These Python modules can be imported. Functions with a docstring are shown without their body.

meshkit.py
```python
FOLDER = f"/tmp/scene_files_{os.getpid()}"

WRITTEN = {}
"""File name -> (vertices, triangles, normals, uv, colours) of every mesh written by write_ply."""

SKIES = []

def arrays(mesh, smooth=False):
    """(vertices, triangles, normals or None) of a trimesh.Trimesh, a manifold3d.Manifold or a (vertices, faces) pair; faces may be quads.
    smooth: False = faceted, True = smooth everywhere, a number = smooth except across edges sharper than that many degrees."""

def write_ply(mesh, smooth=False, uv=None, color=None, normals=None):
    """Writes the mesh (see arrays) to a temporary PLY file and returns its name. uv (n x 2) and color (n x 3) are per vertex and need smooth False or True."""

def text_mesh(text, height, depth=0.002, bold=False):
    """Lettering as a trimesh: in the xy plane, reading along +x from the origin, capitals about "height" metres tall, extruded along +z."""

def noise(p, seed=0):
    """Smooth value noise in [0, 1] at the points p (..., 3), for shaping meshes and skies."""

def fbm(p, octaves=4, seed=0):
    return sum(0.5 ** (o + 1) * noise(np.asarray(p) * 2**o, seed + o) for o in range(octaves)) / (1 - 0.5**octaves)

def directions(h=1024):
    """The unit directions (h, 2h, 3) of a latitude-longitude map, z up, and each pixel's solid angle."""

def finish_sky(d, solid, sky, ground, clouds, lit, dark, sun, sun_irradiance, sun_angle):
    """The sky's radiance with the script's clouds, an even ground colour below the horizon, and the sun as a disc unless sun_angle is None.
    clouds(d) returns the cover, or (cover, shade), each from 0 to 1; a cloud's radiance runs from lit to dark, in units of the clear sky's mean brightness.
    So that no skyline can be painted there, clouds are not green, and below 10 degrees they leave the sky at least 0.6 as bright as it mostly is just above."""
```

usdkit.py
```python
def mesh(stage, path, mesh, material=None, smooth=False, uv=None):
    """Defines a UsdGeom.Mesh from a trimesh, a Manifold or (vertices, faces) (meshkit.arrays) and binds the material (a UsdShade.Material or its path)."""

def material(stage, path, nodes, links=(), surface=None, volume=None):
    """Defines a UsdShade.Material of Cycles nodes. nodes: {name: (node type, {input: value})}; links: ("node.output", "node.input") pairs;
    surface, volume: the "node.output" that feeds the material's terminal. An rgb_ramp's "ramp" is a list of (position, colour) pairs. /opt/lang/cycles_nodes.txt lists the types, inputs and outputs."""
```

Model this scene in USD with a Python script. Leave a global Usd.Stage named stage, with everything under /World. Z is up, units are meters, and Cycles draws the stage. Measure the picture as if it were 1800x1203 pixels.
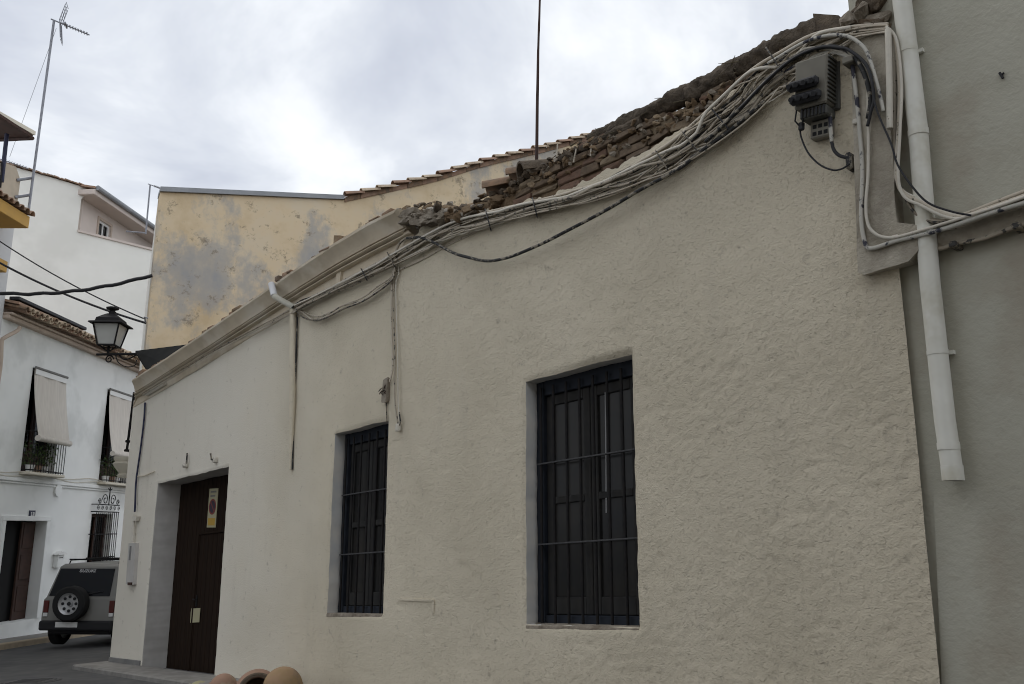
import math, random
import numpy as np, trimesh, usdkit, meshkit
from shapely.geometry import Polygon, box as sbox
from pxr import Usd, UsdGeom, UsdLux, UsdShade, Gf, Sdf, Vt

random.seed(7); RNG = np.random.default_rng(7)
stage = Usd.Stage.CreateInMemory()
UsdGeom.SetStageUpAxis(stage, UsdGeom.Tokens.z); UsdGeom.SetStageMetersPerUnit(stage, 1.0)
UsdGeom.Xform.Define(stage, '/World'); UsdGeom.Scope.Define(stage, '/World/Looks')

# ------------------------------------------------------------------ camera, sky, sun, exposure
FPX = 1500.0
PITCH = math.atan((927 - 601.5) / FPX)
EYE = np.array([0, 0, 1.6])
cam = UsdGeom.Camera.Define(stage, '/World/camera')
cam.CreateHorizontalApertureAttr(36.0); cam.CreateVerticalApertureAttr(36.0 * 684 / 1024)
cam.CreateFocalLengthAttr(36.0 * FPX / 1800); cam.CreateClippingRangeAttr(Gf.Vec2f(0.05, 2000))
cam.CreateExposureAttr(0.32)
cam.AddTranslateOp().Set(Gf.Vec3d(*EYE)); cam.AddRotateXOp().Set(90 + math.degrees(PITCH))

SUN_AZ, SUN_EL = math.radians(-50), math.radians(58)          # overcast: only a faint soft direction
sky_light = UsdLux.DomeLight.Define(stage, '/World/sky')
sky_light.GetPrim().SetCustomDataByKey('kind', 'structure')
sky_mat = usdkit.material(stage, '/World/Looks/sky', {
    'co': ('texture_coordinate', {}), 'sep': ('separate_xyz', {}),
    'za': ('math', {'math_type': 'maximum', 'value2': 0.0}), 'zb': ('math', {'math_type': 'add', 'value2': 0.35}),
    'dx': ('math', {'math_type': 'divide'}), 'dy': ('math', {'math_type': 'divide'}), 'cb': ('combine_xyz', {'z': 3.3}),
    'n1': ('noise_texture', {'scale': 2.7, 'detail': 8.0, 'roughness': 0.55, 'distortion': 0.3}),
    'n2': ('noise_texture', {'scale': 0.9, 'detail': 2.0}), 'nm': ('mix_float', {'fac': 0.36}),
    'r1': ('rgb_ramp', {'ramp': [(0.37, (4.2, 4.5, 5.2)), (0.44, (5.0, 5.3, 5.95)), (0.505, (5.9, 6.2, 6.7)), (0.545, (6.9, 7.15, 7.5)), (0.60, (8.0, 8.15, 8.25)), (1, (8.9, 8.9, 8.9))]}),
    'sk': ('sky_texture', {'sky_type': 'single_scattering', 'sun_disc': False, 'sun_elevation': SUN_EL, 'sun_rotation': SUN_AZ}),
    'mx': ('mix', {'fac': 0.96}), 'bg': ('background_shader', {'strength': 0.108})},
    [('co.generated', 'sep.vector'), ('sep.z', 'za.value1'), ('za.value', 'zb.value1'), ('sep.x', 'dx.value1'), ('zb.value', 'dx.value2'),
     ('sep.y', 'dy.value1'), ('zb.value', 'dy.value2'), ('dx.value', 'cb.x'), ('dy.value', 'cb.y'), ('cb.vector', 'n1.vector'),
     ('cb.vector', 'n2.vector'), ('n1.fac', 'nm.a'), ('n2.fac', 'nm.b'), ('nm.result', 'r1.fac'), ('sk.color', 'mx.color1'), ('r1.color', 'mx.color2'), ('mx.color', 'bg.color')], surface='bg.background')
UsdShade.MaterialBindingAPI.Apply(sky_light.GetPrim()).Bind(sky_mat)
sun = UsdLux.DistantLight.Define(stage, '/World/sun')
sun.CreateNormalizeAttr(True); sun.CreateIntensityAttr(0.16); sun.CreateAngleAttr(25.0); sun.CreateColorAttr(Gf.Vec3f(1, 0.96, 0.9))
sun.AddRotateZOp().Set(-math.degrees(SUN_AZ)); sun.AddRotateXOp().Set(math.degrees(SUN_EL) - 90)

# ------------------------------------------------------------------ helpers
names, roots = {}, {}
def numbered(path):
    k = names.get(path, -1) + 1; names[path] = k
    return path if k == 0 else f'{path}_{k:03d}'
def setd(p, **kw):
    for k, v in kw.items():
        if v: p.SetCustomDataByKey(k, v)
def thing(name, label, cat, loc=(0, 0, 0), rotz=0.0, group=None):
    path = numbered('/World/' + name)
    x = UsdGeom.Xform.Define(stage, path); x.AddTranslateOp().Set(Gf.Vec3d(*map(float, loc))); x.AddRotateZOp().Set(math.degrees(rotz))
    setd(x.GetPrim(), label=label, category=cat, group=group)
    roots[path] = (np.array(loc, float), rotz)
    return x.GetPrim()
def root_of(path):
    return '/'.join(str(path).split('/')[:3])
def obj(name, m, mat, parent=None, smooth=False, **kw):
    v, f = m if isinstance(m, tuple) else (np.array(m.vertices), np.array(m.faces))
    v = np.array(v, float)
    base = str(parent.GetPath()) if parent else '/World'
    r = roots.get(root_of(base)) if parent else None
    if r is not None:
        c, s = math.cos(-r[1]), math.sin(-r[1]); w = v - r[0]
        v = np.stack([w[:, 0] * c - w[:, 1] * s, w[:, 0] * s + w[:, 1] * c, w[:, 2]], 1)
    p = usdkit.mesh(stage, numbered(base + '/' + name), (v, f), mat, smooth).GetPrim()
    setd(p, **kw)
    return p
def single(name, m, mat, label, cat, group=None, smooth=False):
    return obj(name, m, mat, None, smooth, label=label, category=cat, group=group)

def tri(v, f):
    f = np.asarray(f, int)
    if f.shape[1] == 4: f = np.vstack([f[:, [0, 1, 2]], f[:, [0, 2, 3]]])
    return np.asarray(v, float), f
def cat(*ms):
    V, Fc, k = [], [], 0
    for m in ms:
        v, f = m if isinstance(m, tuple) else (np.array(m.vertices), np.array(m.faces))
        V.append(v); Fc.append(f + k); k += len(v)
    return np.vstack(V), np.vstack(Fc)
def ray(x, y):
    d = np.array([0, math.cos(PITCH), math.sin(PITCH)]) + np.array([1.0, 0, 0]) * (x - 900) / FPX + np.array([0, -math.sin(PITCH), math.cos(PITCH)]) * (601.5 - y) / FPX
    return d / np.linalg.norm(d)
class Frame:
    """A vertical plane: u along a, v = height, o = offset along the outward normal n."""
    def __init__(s, p, a, n):
        s.p, s.a, s.n = np.array(p, float), np.array(a, float), np.array(n, float)
    def to(s, u, v, o=0.0):
        u, v, o = np.broadcast_arrays(np.asarray(u, float), v, o)
        return s.p + u[..., None] * s.a + o[..., None] * s.n + v[..., None] * np.array([0, 0, 1.0])
    def at(s, x, y, o=0.0):
        d = ray(x, y); return EYE + d * ((s.p + s.n * o - EYE) @ s.n) / (d @ s.n)
    def uv(s, x, y, o=0.0):
        q = s.at(x, y, o); return np.array([(q - s.p) @ s.a, q[2]])
    def box(s, u0, u1, v0, v1, o0, o1, bev=0.0, jit=0.0):
        lo, hi = np.array([min(u0, u1), min(v0, v1), min(o0, o1)]), np.array([max(u0, u1), max(v0, v1), max(o0, o1)])
        q = bevelled(lo, hi, bev, jit)
        return s.to(q[0][:, 0], q[0][:, 1], q[0][:, 2]), q[1]
    def quad(s, px, o0, o1, oref=None):
        """prism whose face at oref covers the picture's quad on the plane"""
        uv = np.array([s.uv(x, y, o1 if oref is None else oref) for x, y in px])
        return s.prism(uv, o0, o1)
    def prism(s, poly, o0, o1):
        if not isinstance(poly, Polygon): poly = Polygon(poly)
        if not poly.is_valid: poly = poly.buffer(0)
        m = trimesh.creation.extrude_polygon(poly, abs(o1 - o0), engine='earcut')
        v = np.array(m.vertices)
        return s.to(v[:, 0], v[:, 1], v[:, 2] + min(o0, o1)), np.array(m.faces)
def bevelled(lo, hi, b, jit=0.0, rng=RNG):
    lo, hi = np.array(lo, float), np.array(hi, float); b = min(b, 0.45 * (hi - lo).min())
    c, h, P = (lo + hi) / 2, (hi - lo) / 2, []
    for sx in (-1, 1):
        for sy in (-1, 1):
            for sz in (-1, 1):
                sg = np.array([sx, sy, sz])
                if b <= 0: P.append(c + sg * h)
                else:
                    for k in range(3):
                        q = h - b; q[k] = h[k]; P.append(c + sg * q)
    P = np.array(P)
    if jit: P = P + rng.normal(0, jit, P.shape)
    m = trimesh.convex.convex_hull(P)
    return np.array(m.vertices), np.array(m.faces)
def hull(P):
    m = trimesh.convex.convex_hull(np.array(P, float)); return np.array(m.vertices), np.array(m.faces)
def spline(pts, n=6):
    p = np.array(pts, float); p = np.vstack([2 * p[0] - p[1], p, 2 * p[-1] - p[-2]]); out = []
    for i in range(1, len(p) - 2):
        t = np.linspace(0, 1, n, endpoint=False)[:, None]
        a, b, c, d = p[i - 1], p[i], p[i + 1], p[i + 2]
        out.append(0.5 * (2 * b + (c - a) * t + (2 * a - 5 * b + 4 * c - d) * t ** 2 + (3 * b - a - 3 * c + d) * t ** 3))
    return np.vstack(out + [p[-2][None]])
def tube(pts, r, sides=7, cap=True):
    p = np.array(pts, float); n = len(p); r = np.broadcast_to(r, n)
    t = np.gradient(p, axis=0); t /= np.maximum(np.linalg.norm(t, axis=1, keepdims=True), 1e-9)
    ref = np.array([0, 0, 1.0]) if abs(t[0][2]) < 0.9 else np.array([1.0, 0, 0])
    x = np.cross(ref, t[0]); x /= np.linalg.norm(x); V = []
    ang = np.arange(sides) / sides * 2 * np.pi
    for i in range(n):
        x = x - t[i] * (x @ t[i]); x /= max(np.linalg.norm(x), 1e-9); y = np.cross(t[i], x)
        V.append(p[i] + r[i] * (np.cos(ang)[:, None] * x + np.sin(ang)[:, None] * y))
    V = np.vstack(V); i, j = np.meshgrid(np.arange(n - 1), np.arange(sides), indexing='ij'); i, j = i.ravel(), j.ravel(); k = (j + 1) % sides
    f = np.stack([i * sides + j, i * sides + k, (i + 1) * sides + k, (i + 1) * sides + j], 1)
    v, f = tri(V, f)
    if cap:
        v = np.vstack([v, p[0], p[-1]]); j = np.arange(sides); k = (j + 1) % sides; b = (n - 1) * sides
        f = np.vstack([f, np.stack([np.full(sides, len(v) - 2), k, j], 1), np.stack([np.full(sides, len(v) - 1), b + j, b + k], 1)])
    return v, f
def lathe(profile, centre, sides=24, axis=(0, 0, 1.0)):
    pr = np.array(profile, float); ax = np.array(axis, float) / np.linalg.norm(axis)
    x = np.cross(ax, [0, 1.0, 0] if abs(ax[1]) < .9 else [1.0, 0, 0]); x /= np.linalg.norm(x); y = np.cross(ax, x)
    an = np.arange(sides) / sides * 2 * np.pi
    V = np.vstack([np.array(centre) + z * ax + r * (np.cos(an)[:, None] * x + np.sin(an)[:, None] * y) for r, z in pr])
    n = len(pr); i, j = np.meshgrid(np.arange(n - 1), np.arange(sides), indexing='ij'); i, j = i.ravel(), j.ravel(); k = (j + 1) % sides
    return tri(V, np.stack([i * sides + j, i * sides + k, (i + 1) * sides + k, (i + 1) * sides + j], 1))
ICO = {k: trimesh.creation.icosphere(k) for k in (1, 2, 3)}
def stone(c, size, seed, sub=2, rough=0.35, frame=None):
    m = ICO[sub]; v = np.array(m.vertices)
    v = v * (1 + rough * (meshkit.fbm(v * 1.7 + seed * 7.3, 3, seed) - 0.5) * 2)[:, None]
    v = np.clip(v, -0.82, 0.82) * np.array(size)
    a, b = seed * 1.7, seed * 0.9 % 0.6 - 0.3
    R = trimesh.transformations.euler_matrix(b, -b, a)[:3, :3]; v = v @ R.T
    return v + np.array(c), np.array(m.faces)
def chunk(c, size, seed):
    """angular broken lump"""
    r = np.random.default_rng(seed); p = r.normal(0, 1, (16, 3)); p /= np.linalg.norm(p, axis=1, keepdims=True); p = np.clip(p * r.uniform(.75, 1.1, (16, 1)), -.78, .78)
    m = trimesh.convex.convex_hull(p); m = m.subdivide().subdivide(); v = np.array(m.vertices); v = v * (1 + .22 * (meshkit.fbm(v * 2.6 + seed, 3, seed) - .5))[:, None] * np.array(size)
    R = trimesh.transformations.euler_matrix(*r.uniform(-.5, .5, 2), r.uniform(0, 6))[:3, :3]
    return v @ R.T + np.array(c), np.array(m.faces)
def grid(fn, us, vs):
    """fn(U, V) -> points; quads to triangles"""
    U, V = np.meshgrid(us, vs, indexing='ij'); P = fn(U, V).reshape(-1, 3); n = len(vs)
    i, j = np.meshgrid(np.arange(len(us) - 1), np.arange(n - 1), indexing='ij'); i, j = i.ravel(), j.ravel()
    return tri(P, np.stack([i * n + j, (i + 1) * n + j, (i + 1) * n + j + 1, i * n + j + 1], 1))

# ------------------------------------------------------------------ materials
def M(name, color, rough=0.8, var=None, scale=4.0, bump=0.0, bscale=40.0, dist=0.01, metallic=0.0, spec=0.3, detail=4.0, var2=None, scale2=0.8, stretch=None):
    """principled with noise colour variation (var = second colour, var2 = third, larger patches) and noise bump"""
    nodes = {'co': ('texture_coordinate', {}), 'p': ('principled_bsdf', {'roughness': rough, 'metallic': metallic, 'specular_ior_level': spec, 'base_color': color})}
    links = []; src = 'co.object'
    if stretch:
        nodes['mp'] = ('mapping', {'scale': stretch}); links.append(('co.object', 'mp.vector')); src = 'mp.vector'
    out = None
    if var is not None:
        nodes['n'] = ('noise_texture', {'scale': scale, 'detail': detail, 'roughness': 0.62}); links.append((src, 'n.vector'))
        nodes['r'] = ('rgb_ramp', {'ramp': [(0.36, color), (0.64, var)]}); links.append(('n.fac', 'r.fac')); out = 'r.color'
    if var2 is not None:
        nodes['n2'] = ('noise_texture', {'scale': scale2, 'detail': 5.0, 'roughness': 0.6}); links.append((src, 'n2.vector'))
        nodes['r2'] = ('rgb_ramp', {'ramp': [(0.50, (0, 0, 0)), (0.62, (1, 1, 1))]}); links.append(('n2.fac', 'r2.fac'))
        nodes['m2'] = ('mix', {'color2': var2}); links += [('r2.color', 'm2.fac'), (out, 'm2.color1')]; out = 'm2.color'
    if out: links.append((out, 'p.base_color'))
    if bump:
        nodes['nb'] = ('noise_texture', {'scale': bscale, 'detail': 5.0, 'roughness': 0.6}); links.append((src, 'nb.vector'))
        nodes['b'] = ('bump', {'strength': bump, 'distance': dist}); links += [('nb.fac', 'b.height'), ('b.normal', 'p.normal')]
    return usdkit.material(stage, '/World/Looks/' + name, nodes, links, surface='p.BSDF')

def plaster(name):
    """old lime plaster; local x runs along the wall: smoother cool white to the left of the downpipe, rough beige to the right"""
    beige, beige2, cool, dirt = (0.675, 0.61, 0.48), (0.595, 0.535, 0.415), (0.68, 0.64, 0.55), (0.30, 0.265, 0.21)
    n = {'co': ('texture_coordinate', {}), 'sp': ('separate_xyz', {}),
         'nbig': ('noise_texture', {'scale': 0.9, 'detail': 5.0, 'roughness': 0.6}), 'rbig': ('rgb_ramp', {'ramp': [(0.35, beige), (0.65, beige2)]}),
         'nz': ('noise_texture', {'scale': 1.3, 'detail': 4.0}), 'za': ('math', {'math_type': 'multiply_add', 'value2': 2.2}),
         'zr': ('map_range', {'from_min': -10.2, 'from_max': -7.4, 'to_min': 1.0, 'to_max': 0.0, 'clamp': True}), 'mz': ('mix', {'color2': cool}),
         'ns': ('noise_texture', {'scale': 9.0, 'detail': 6.0, 'roughness': 0.7}), 'rs': ('rgb_ramp', {'ramp': [(0.60, (0, 0, 0)), (0.74, (0.65, 0.65, 0.65))]}), 'ms': ('mix', {'color2': dirt}),
         'mp': ('mapping', {'scale': (1.7, 1.7, 0.38)}), 'nv': ('noise_texture', {'scale': 1.5, 'detail': 5.0, 'roughness': 0.6}), 'rv': ('rgb_ramp', {'ramp': [(0.58, (0, 0, 0)), (0.80, (0.4, 0.4, 0.4))]}), 'mv': ('mix', {'color2': (0.49, 0.445, 0.365)}),
         'b1': ('noise_texture', {'scale': 70.0, 'detail': 7.0, 'roughness': 0.66}), 'b2': ('noise_texture', {'scale': 130.0, 'detail': 3.0}), 'mpb': ('mapping', {'scale': (0.9, 0.9, 1.15)}),
         'n5': ('noise_texture', {'scale': 44.0, 'detail': 5.0, 'roughness': 0.6}), 'r5': ('rgb_ramp', {'ramp': [(0.30, (0, 0, 0)), (0.46, (1, 1, 1))]}), 'bp': ('bump', {'distance': 0.006, 'strength': 0.4}),
         'bs': ('map_range', {'from_min': 0.0, 'from_max': 1.0, 'to_min': 0.75, 'to_max': 0.25, 'clamp': True}),
         'ba': ('bump', {'distance': 0.013, 'strength': 0.75}), 'bb': ('bump', {'distance': 0.002, 'strength': 0.2}),
         'p': ('principled_bsdf', {'roughness': 0.92, 'specular_ior_level': 0.15})}
    l = [('co.object', 'sp.vector'), ('co.object', 'nbig.vector'), ('nbig.fac', 'rbig.fac'), ('co.object', 'nz.vector'), ('nz.fac', 'za.value1'), ('sp.x', 'za.value3'), ('za.value', 'zr.value'),
         ('zr.result', 'mz.fac'), ('rbig.color', 'mz.color1'), ('co.object', 'ns.vector'), ('ns.fac', 'rs.fac'), ('rs.color', 'ms.fac'), ('mz.color', 'ms.color1'),
         ('co.object', 'mp.vector'), ('mp.vector', 'nv.vector'), ('nv.fac', 'rv.fac'), ('rv.color', 'mv.fac'), ('ms.color', 'mv.color1'), ('mv.color', 'p.base_color'),
         ('co.object', 'mpb.vector'), ('mpb.vector', 'b1.vector'), ('co.object', 'b2.vector'), ('zr.result', 'bs.value'), ('bs.result', 'ba.strength'), ('b1.fac', 'ba.height'), ('ba.normal', 'bp.normal'), ('mpb.vector', 'n5.vector'), ('n5.fac', 'r5.fac'), ('r5.color', 'bp.height'), ('bs.result', 'bp.strength'), ('bp.normal', 'bb.normal'), ('b2.fac', 'bb.height'), ('bb.normal', 'p.normal')]
    return usdkit.material(stage, '/World/Looks/' + name, n, l, surface='p.BSDF')

m_plaster = plaster('rough_plaster')
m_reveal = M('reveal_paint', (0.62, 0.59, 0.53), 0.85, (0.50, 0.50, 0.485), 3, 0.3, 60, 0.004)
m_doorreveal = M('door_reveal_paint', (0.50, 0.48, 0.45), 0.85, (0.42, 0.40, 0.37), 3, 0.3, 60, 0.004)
m_cornice = M('cornice_plaster', (0.61, 0.53, 0.405), 0.9, (0.50, 0.43, 0.325), 2.5, 0.5, 45, 0.008, var2=(0.64, 0.58, 0.475), scale2=1.4)
m_right = M('painted_render', (0.44, 0.43, 0.36), 0.88, (0.395, 0.38, 0.312), 1.6, 0.7, 24, 0.010, var2=(0.355, 0.325, 0.26), scale2=0.9, detail=7.0, spec=.2)
m_cement = M('cement', (0.40, 0.365, 0.295), 0.95, (0.29, 0.26, 0.21), 6, 0.8, 40, 0.014, var2=(0.47, 0.43, 0.355), scale2=2.0)
m_brick = [M(f'old_brick_{w}', c, 0.95, d, 14, 0.8, 60, 0.01) for w, c, d in (('brown', (0.18, 0.132, 0.09), (0.12, 0.09, 0.064)), ('red', (0.19, 0.115, 0.08), (0.13, 0.086, 0.062)), ('mud', (0.265, 0.208, 0.142), (0.18, 0.138, 0.094)))]
m_mud = M('mud_mortar', (0.235, 0.165, 0.10), 1.0, (0.15, 0.105, 0.065), 7, 0.9, 35, 0.02, var2=(0.31, 0.24, 0.16), scale2=2.5)
m_rubble = M('rubble', (0.33, 0.29, 0.235), 1.0, (0.18, 0.15, 0.115), 9, 0.9, 40, 0.02)
m_paleplaster = M('broken_plaster', (0.44, 0.41, 0.36), 1.0, (0.27, 0.24, 0.20), 9, 0.9, 40, 0.015)
m_darkrubble = M('dark_rubble', (0.085, 0.068, 0.052), 1.0, (0.16, 0.125, 0.09), 8, 0.9, 40, 0.02)
m_log = M('old_timber', (0.060, 0.048, 0.036), 1.0, (0.135, 0.108, 0.08), 9, 1.0, 30, 0.03)
m_oldtile = M('old_clay_tile', (0.28, 0.18, 0.115), 0.95, (0.15, 0.115, 0.085), 9, 0.6, 40, 0.01)
m_terra = M('terracotta_tile', (0.36, 0.23, 0.16), 0.9, (0.24, 0.165, 0.12), 5, 0.4, 50, 0.006)
m_pale_tile = M('pale_clay_tile', (0.56, 0.46, 0.34), 0.9, (0.36, 0.28, 0.20), 5, 0.4, 50, 0.006)
m_pane = M('dark_pane', (0.014, 0.0145, 0.015), 0.2, (0.025, 0.023, 0.02), 2, spec=0.18)
def cable_mat(name, paint, under, thr, scale=22):
    return usdkit.material(stage, '/World/Looks/' + name, {'co': ('texture_coordinate', {}), 'n': ('noise_texture', {'scale': scale, 'detail': 5.0, 'roughness': 0.65}),
        'r': ('rgb_ramp', {'ramp': [(thr, under), (thr + 0.05, paint), (1, tuple(c * 0.8 for c in paint))]}), 'p': ('principled_bsdf', {'roughness': 0.65, 'specular_ior_level': 0.3})},
        [('co.object', 'n.vector'), ('n.fac', 'r.fac'), ('r.color', 'p.base_color')], surface='p.BSDF')
m_cable = [cable_mat('cable_beige', (0.50, 0.445, 0.36), (0.10, 0.09, 0.07), 0.36), cable_mat('cable_tan', (0.37, 0.325, 0.255), (0.06, 0.055, 0.05), 0.40),
           cable_mat('cable_worn', (0.20, 0.172, 0.13), (0.04, 0.037, 0.034), 0.46), cable_mat('cable_pale', (0.60, 0.565, 0.485), (0.17, 0.15, 0.12), 0.28)]
m_peel = cable_mat('peeling_white_paint', (0.50, 0.485, 0.43), (0.04, 0.04, 0.055), 0.41, 8)
m_darkcable = cable_mat('cable_half_bare', (0.24, 0.215, 0.17), (0.02, 0.02, 0.02), 0.52, 16)
m_black = M('black_plastic', (0.018, 0.018, 0.02), 0.55)
m_boxgrey = M('grey_box_plastic', (0.085, 0.085, 0.075), 0.6, (0.06, 0.06, 0.053), 6)
m_boxtan = M('beige_box_plastic', (0.18, 0.168, 0.138), 0.7, (0.145, 0.135, 0.11), 4)
m_pvc = M('painted_pipe', (0.70, 0.695, 0.63), 0.7, (0.63, 0.62, 0.55), 3, 0.12, 20, 0.004, var2=(0.55, 0.53, 0.44), scale2=2.2)
m_pvcwhite = M('white_pvc', (0.70, 0.71, 0.72), 0.5, (0.62, 0.62, 0.62), 4)
m_iron = M('black_iron', (0.009, 0.009, 0.010), 0.75, (0.017, 0.015, 0.014), 20, spec=.2)
m_greyiron = M('worn_iron', (0.06, 0.06, 0.062), 0.7, (0.04, 0.04, 0.042), 20)
m_winframe = M('slate_paint', (0.030, 0.035, 0.045), 0.8, (0.022, 0.026, 0.034), 5, spec=.15)
m_sash = M('dark_sash_paint', (0.027, 0.027, 0.027), 0.75, (0.037, 0.035, 0.032), 6, spec=.2)
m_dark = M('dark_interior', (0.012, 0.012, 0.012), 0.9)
m_light_gap = M('white_strip', (0.26, 0.26, 0.26), 0.8)  # pale tone for the light painted at the casement gap
m_door = M('brown_door', (0.023, 0.014, 0.009), 0.9, (0.016, 0.010, 0.007), 5, stretch=(6, 6, 0.5), spec=.1)
m_yellow_wall = usdkit.material(stage, '/World/Looks/yellow_render', {
    'co': ('texture_coordinate', {}), 'n1': ('noise_texture', {'scale': 0.8, 'detail': 7.0, 'roughness': 0.65}), 'r1': ('rgb_ramp', {'ramp': [(0.35, (0.56, 0.435, 0.27)), (0.5, (0.66, 0.535, 0.36)), (0.66, (0.64, 0.55, 0.41))]}),
    'mp': ('mapping', {'scale': (1.0, 1.0, 0.7), 'location': (2.0, 0.0, 1.7)}), 'n2': ('noise_texture', {'scale': 0.42, 'detail': 9.0, 'roughness': 0.68}), 'r2': ('rgb_ramp', {'ramp': [(0.52, (0, 0, 0)), (0.575, (0.65, 0.65, 0.65)), (0.66, (0.95, 0.95, 0.95))]}), 'm2': ('mix', {'color2': (0.33, 0.335, 0.335)}),
    'n3': ('noise_texture', {'scale': 2.6, 'detail': 8.0, 'roughness': 0.8}), 'r3': ('rgb_ramp', {'ramp': [(0.555, (0, 0, 0)), (0.62, (0.75, 0.75, 0.75))]}), 'm3': ('mix', {'color2': (0.20, 0.165, 0.12)}),
    'b': ('bump', {'strength': 0.4, 'distance': 0.02}), 'p': ('principled_bsdf', {'roughness': 0.92, 'specular_ior_level': 0.15})},
    [('co.object', 'n1.vector'), ('n1.fac', 'r1.fac'), ('co.object', 'mp.vector'), ('mp.vector', 'n2.vector'), ('n2.fac', 'r2.fac'), ('r2.color', 'm2.fac'), ('r1.color', 'm2.color1'),
     ('co.object', 'n3.vector'), ('n3.fac', 'r3.fac'), ('r3.color', 'm3.fac'), ('m2.color', 'm3.color1'), ('m3.color', 'p.base_color'), ('n3.fac', 'b.height'), ('b.normal', 'p.normal')], surface='p.BSDF')
m_zinc = M('zinc_sheet', (0.30, 0.31, 0.32), 0.5, (0.24, 0.25, 0.26), 2, metallic=0.3)
m_white_far = M('whitewash', (0.83, 0.82, 0.76), 0.9, (0.78, 0.77, 0.71), 0.5, 0.15, 12, 0.01, var2=(0.74, 0.73, 0.67), scale2=0.35)
m_pink = M('pinkish_render', (0.62, 0.54, 0.48), 0.9, (0.57, 0.50, 0.45), 1.5)
m_facade = M('white_blue_paint', (0.80, 0.81, 0.79), 0.88, (0.74, 0.75, 0.73), 0.8, 0.2, 18, 0.008, var2=(0.63, 0.64, 0.62), scale2=0.5)
m_ochre = M('ochre_paint', (0.50, 0.29, 0.065), 0.8, (0.42, 0.25, 0.07), 2)
m_greywall = M('grey_white_paint', (0.55, 0.55, 0.55), 0.9, (0.48, 0.48, 0.48), 1)
m_tanwall = M('tan_render', (0.50, 0.42, 0.32), 0.9, (0.42, 0.36, 0.28), 2)
m_metal = M('galvanised_steel', (0.26, 0.27, 0.29), 0.45, (0.2, 0.2, 0.22), 10, metallic=0.5)
m_wood_dark = M('dark_wood', (0.06, 0.03, 0.022), 0.7, (0.04, 0.022, 0.016), 5)
m_canvas = M('striped_canvas', (0.62, 0.58, 0.52), 0.95, (0.55, 0.51, 0.46), 1.2, stretch=(14, 14, 0.3))
m_pinksoffit = M('pink_moulding', (0.52, 0.43, 0.35), 0.85, (0.44, 0.355, 0.29), 3)
m_glass_dark = usdkit.material(stage, '/World/Looks/window_glass', {'t': ('transparent_bsdf', {'color': (0.35, 0.36, 0.36)}), 'g': ('glossy_bsdf', {'roughness': 0.05, 'color': (0.45, 0.45, 0.45)}), 'fr': ('fresnel', {'IOR': 1.5}), 'm': ('mix_closure', {})},
    [('fr.fac', 'm.fac'), ('t.BSDF', 'm.closure1'), ('g.BSDF', 'm.closure2')], surface='m.closure')
m_frost = M('frosted_glass', (0.40, 0.40, 0.37), 0.3, (0.34, 0.34, 0.31), 2, spec=0.5)
m_asphalt = M('asphalt', (0.075, 0.075, 0.075), 0.9, (0.105, 0.102, 0.098), 3, 0.5, 90, 0.006, var2=(0.06, 0.06, 0.06), scale2=0.35)
m_concrete = M('pavement_concrete', (0.26, 0.25, 0.23), 0.95, (0.19, 0.18, 0.165), 5, 0.5, 40, 0.006)
m_kerb = M('kerb_stone', (0.42, 0.34, 0.24), 0.9, (0.34, 0.28, 0.20), 5)
m_plinth = M('grey_plinth', (0.16, 0.16, 0.155), 0.9, (0.21, 0.205, 0.195), 4, 0.4, 40, 0.006)
m_castiron = M('cast_iron', (0.05, 0.05, 0.052), 0.6, (0.07, 0.065, 0.06), 12)
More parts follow.
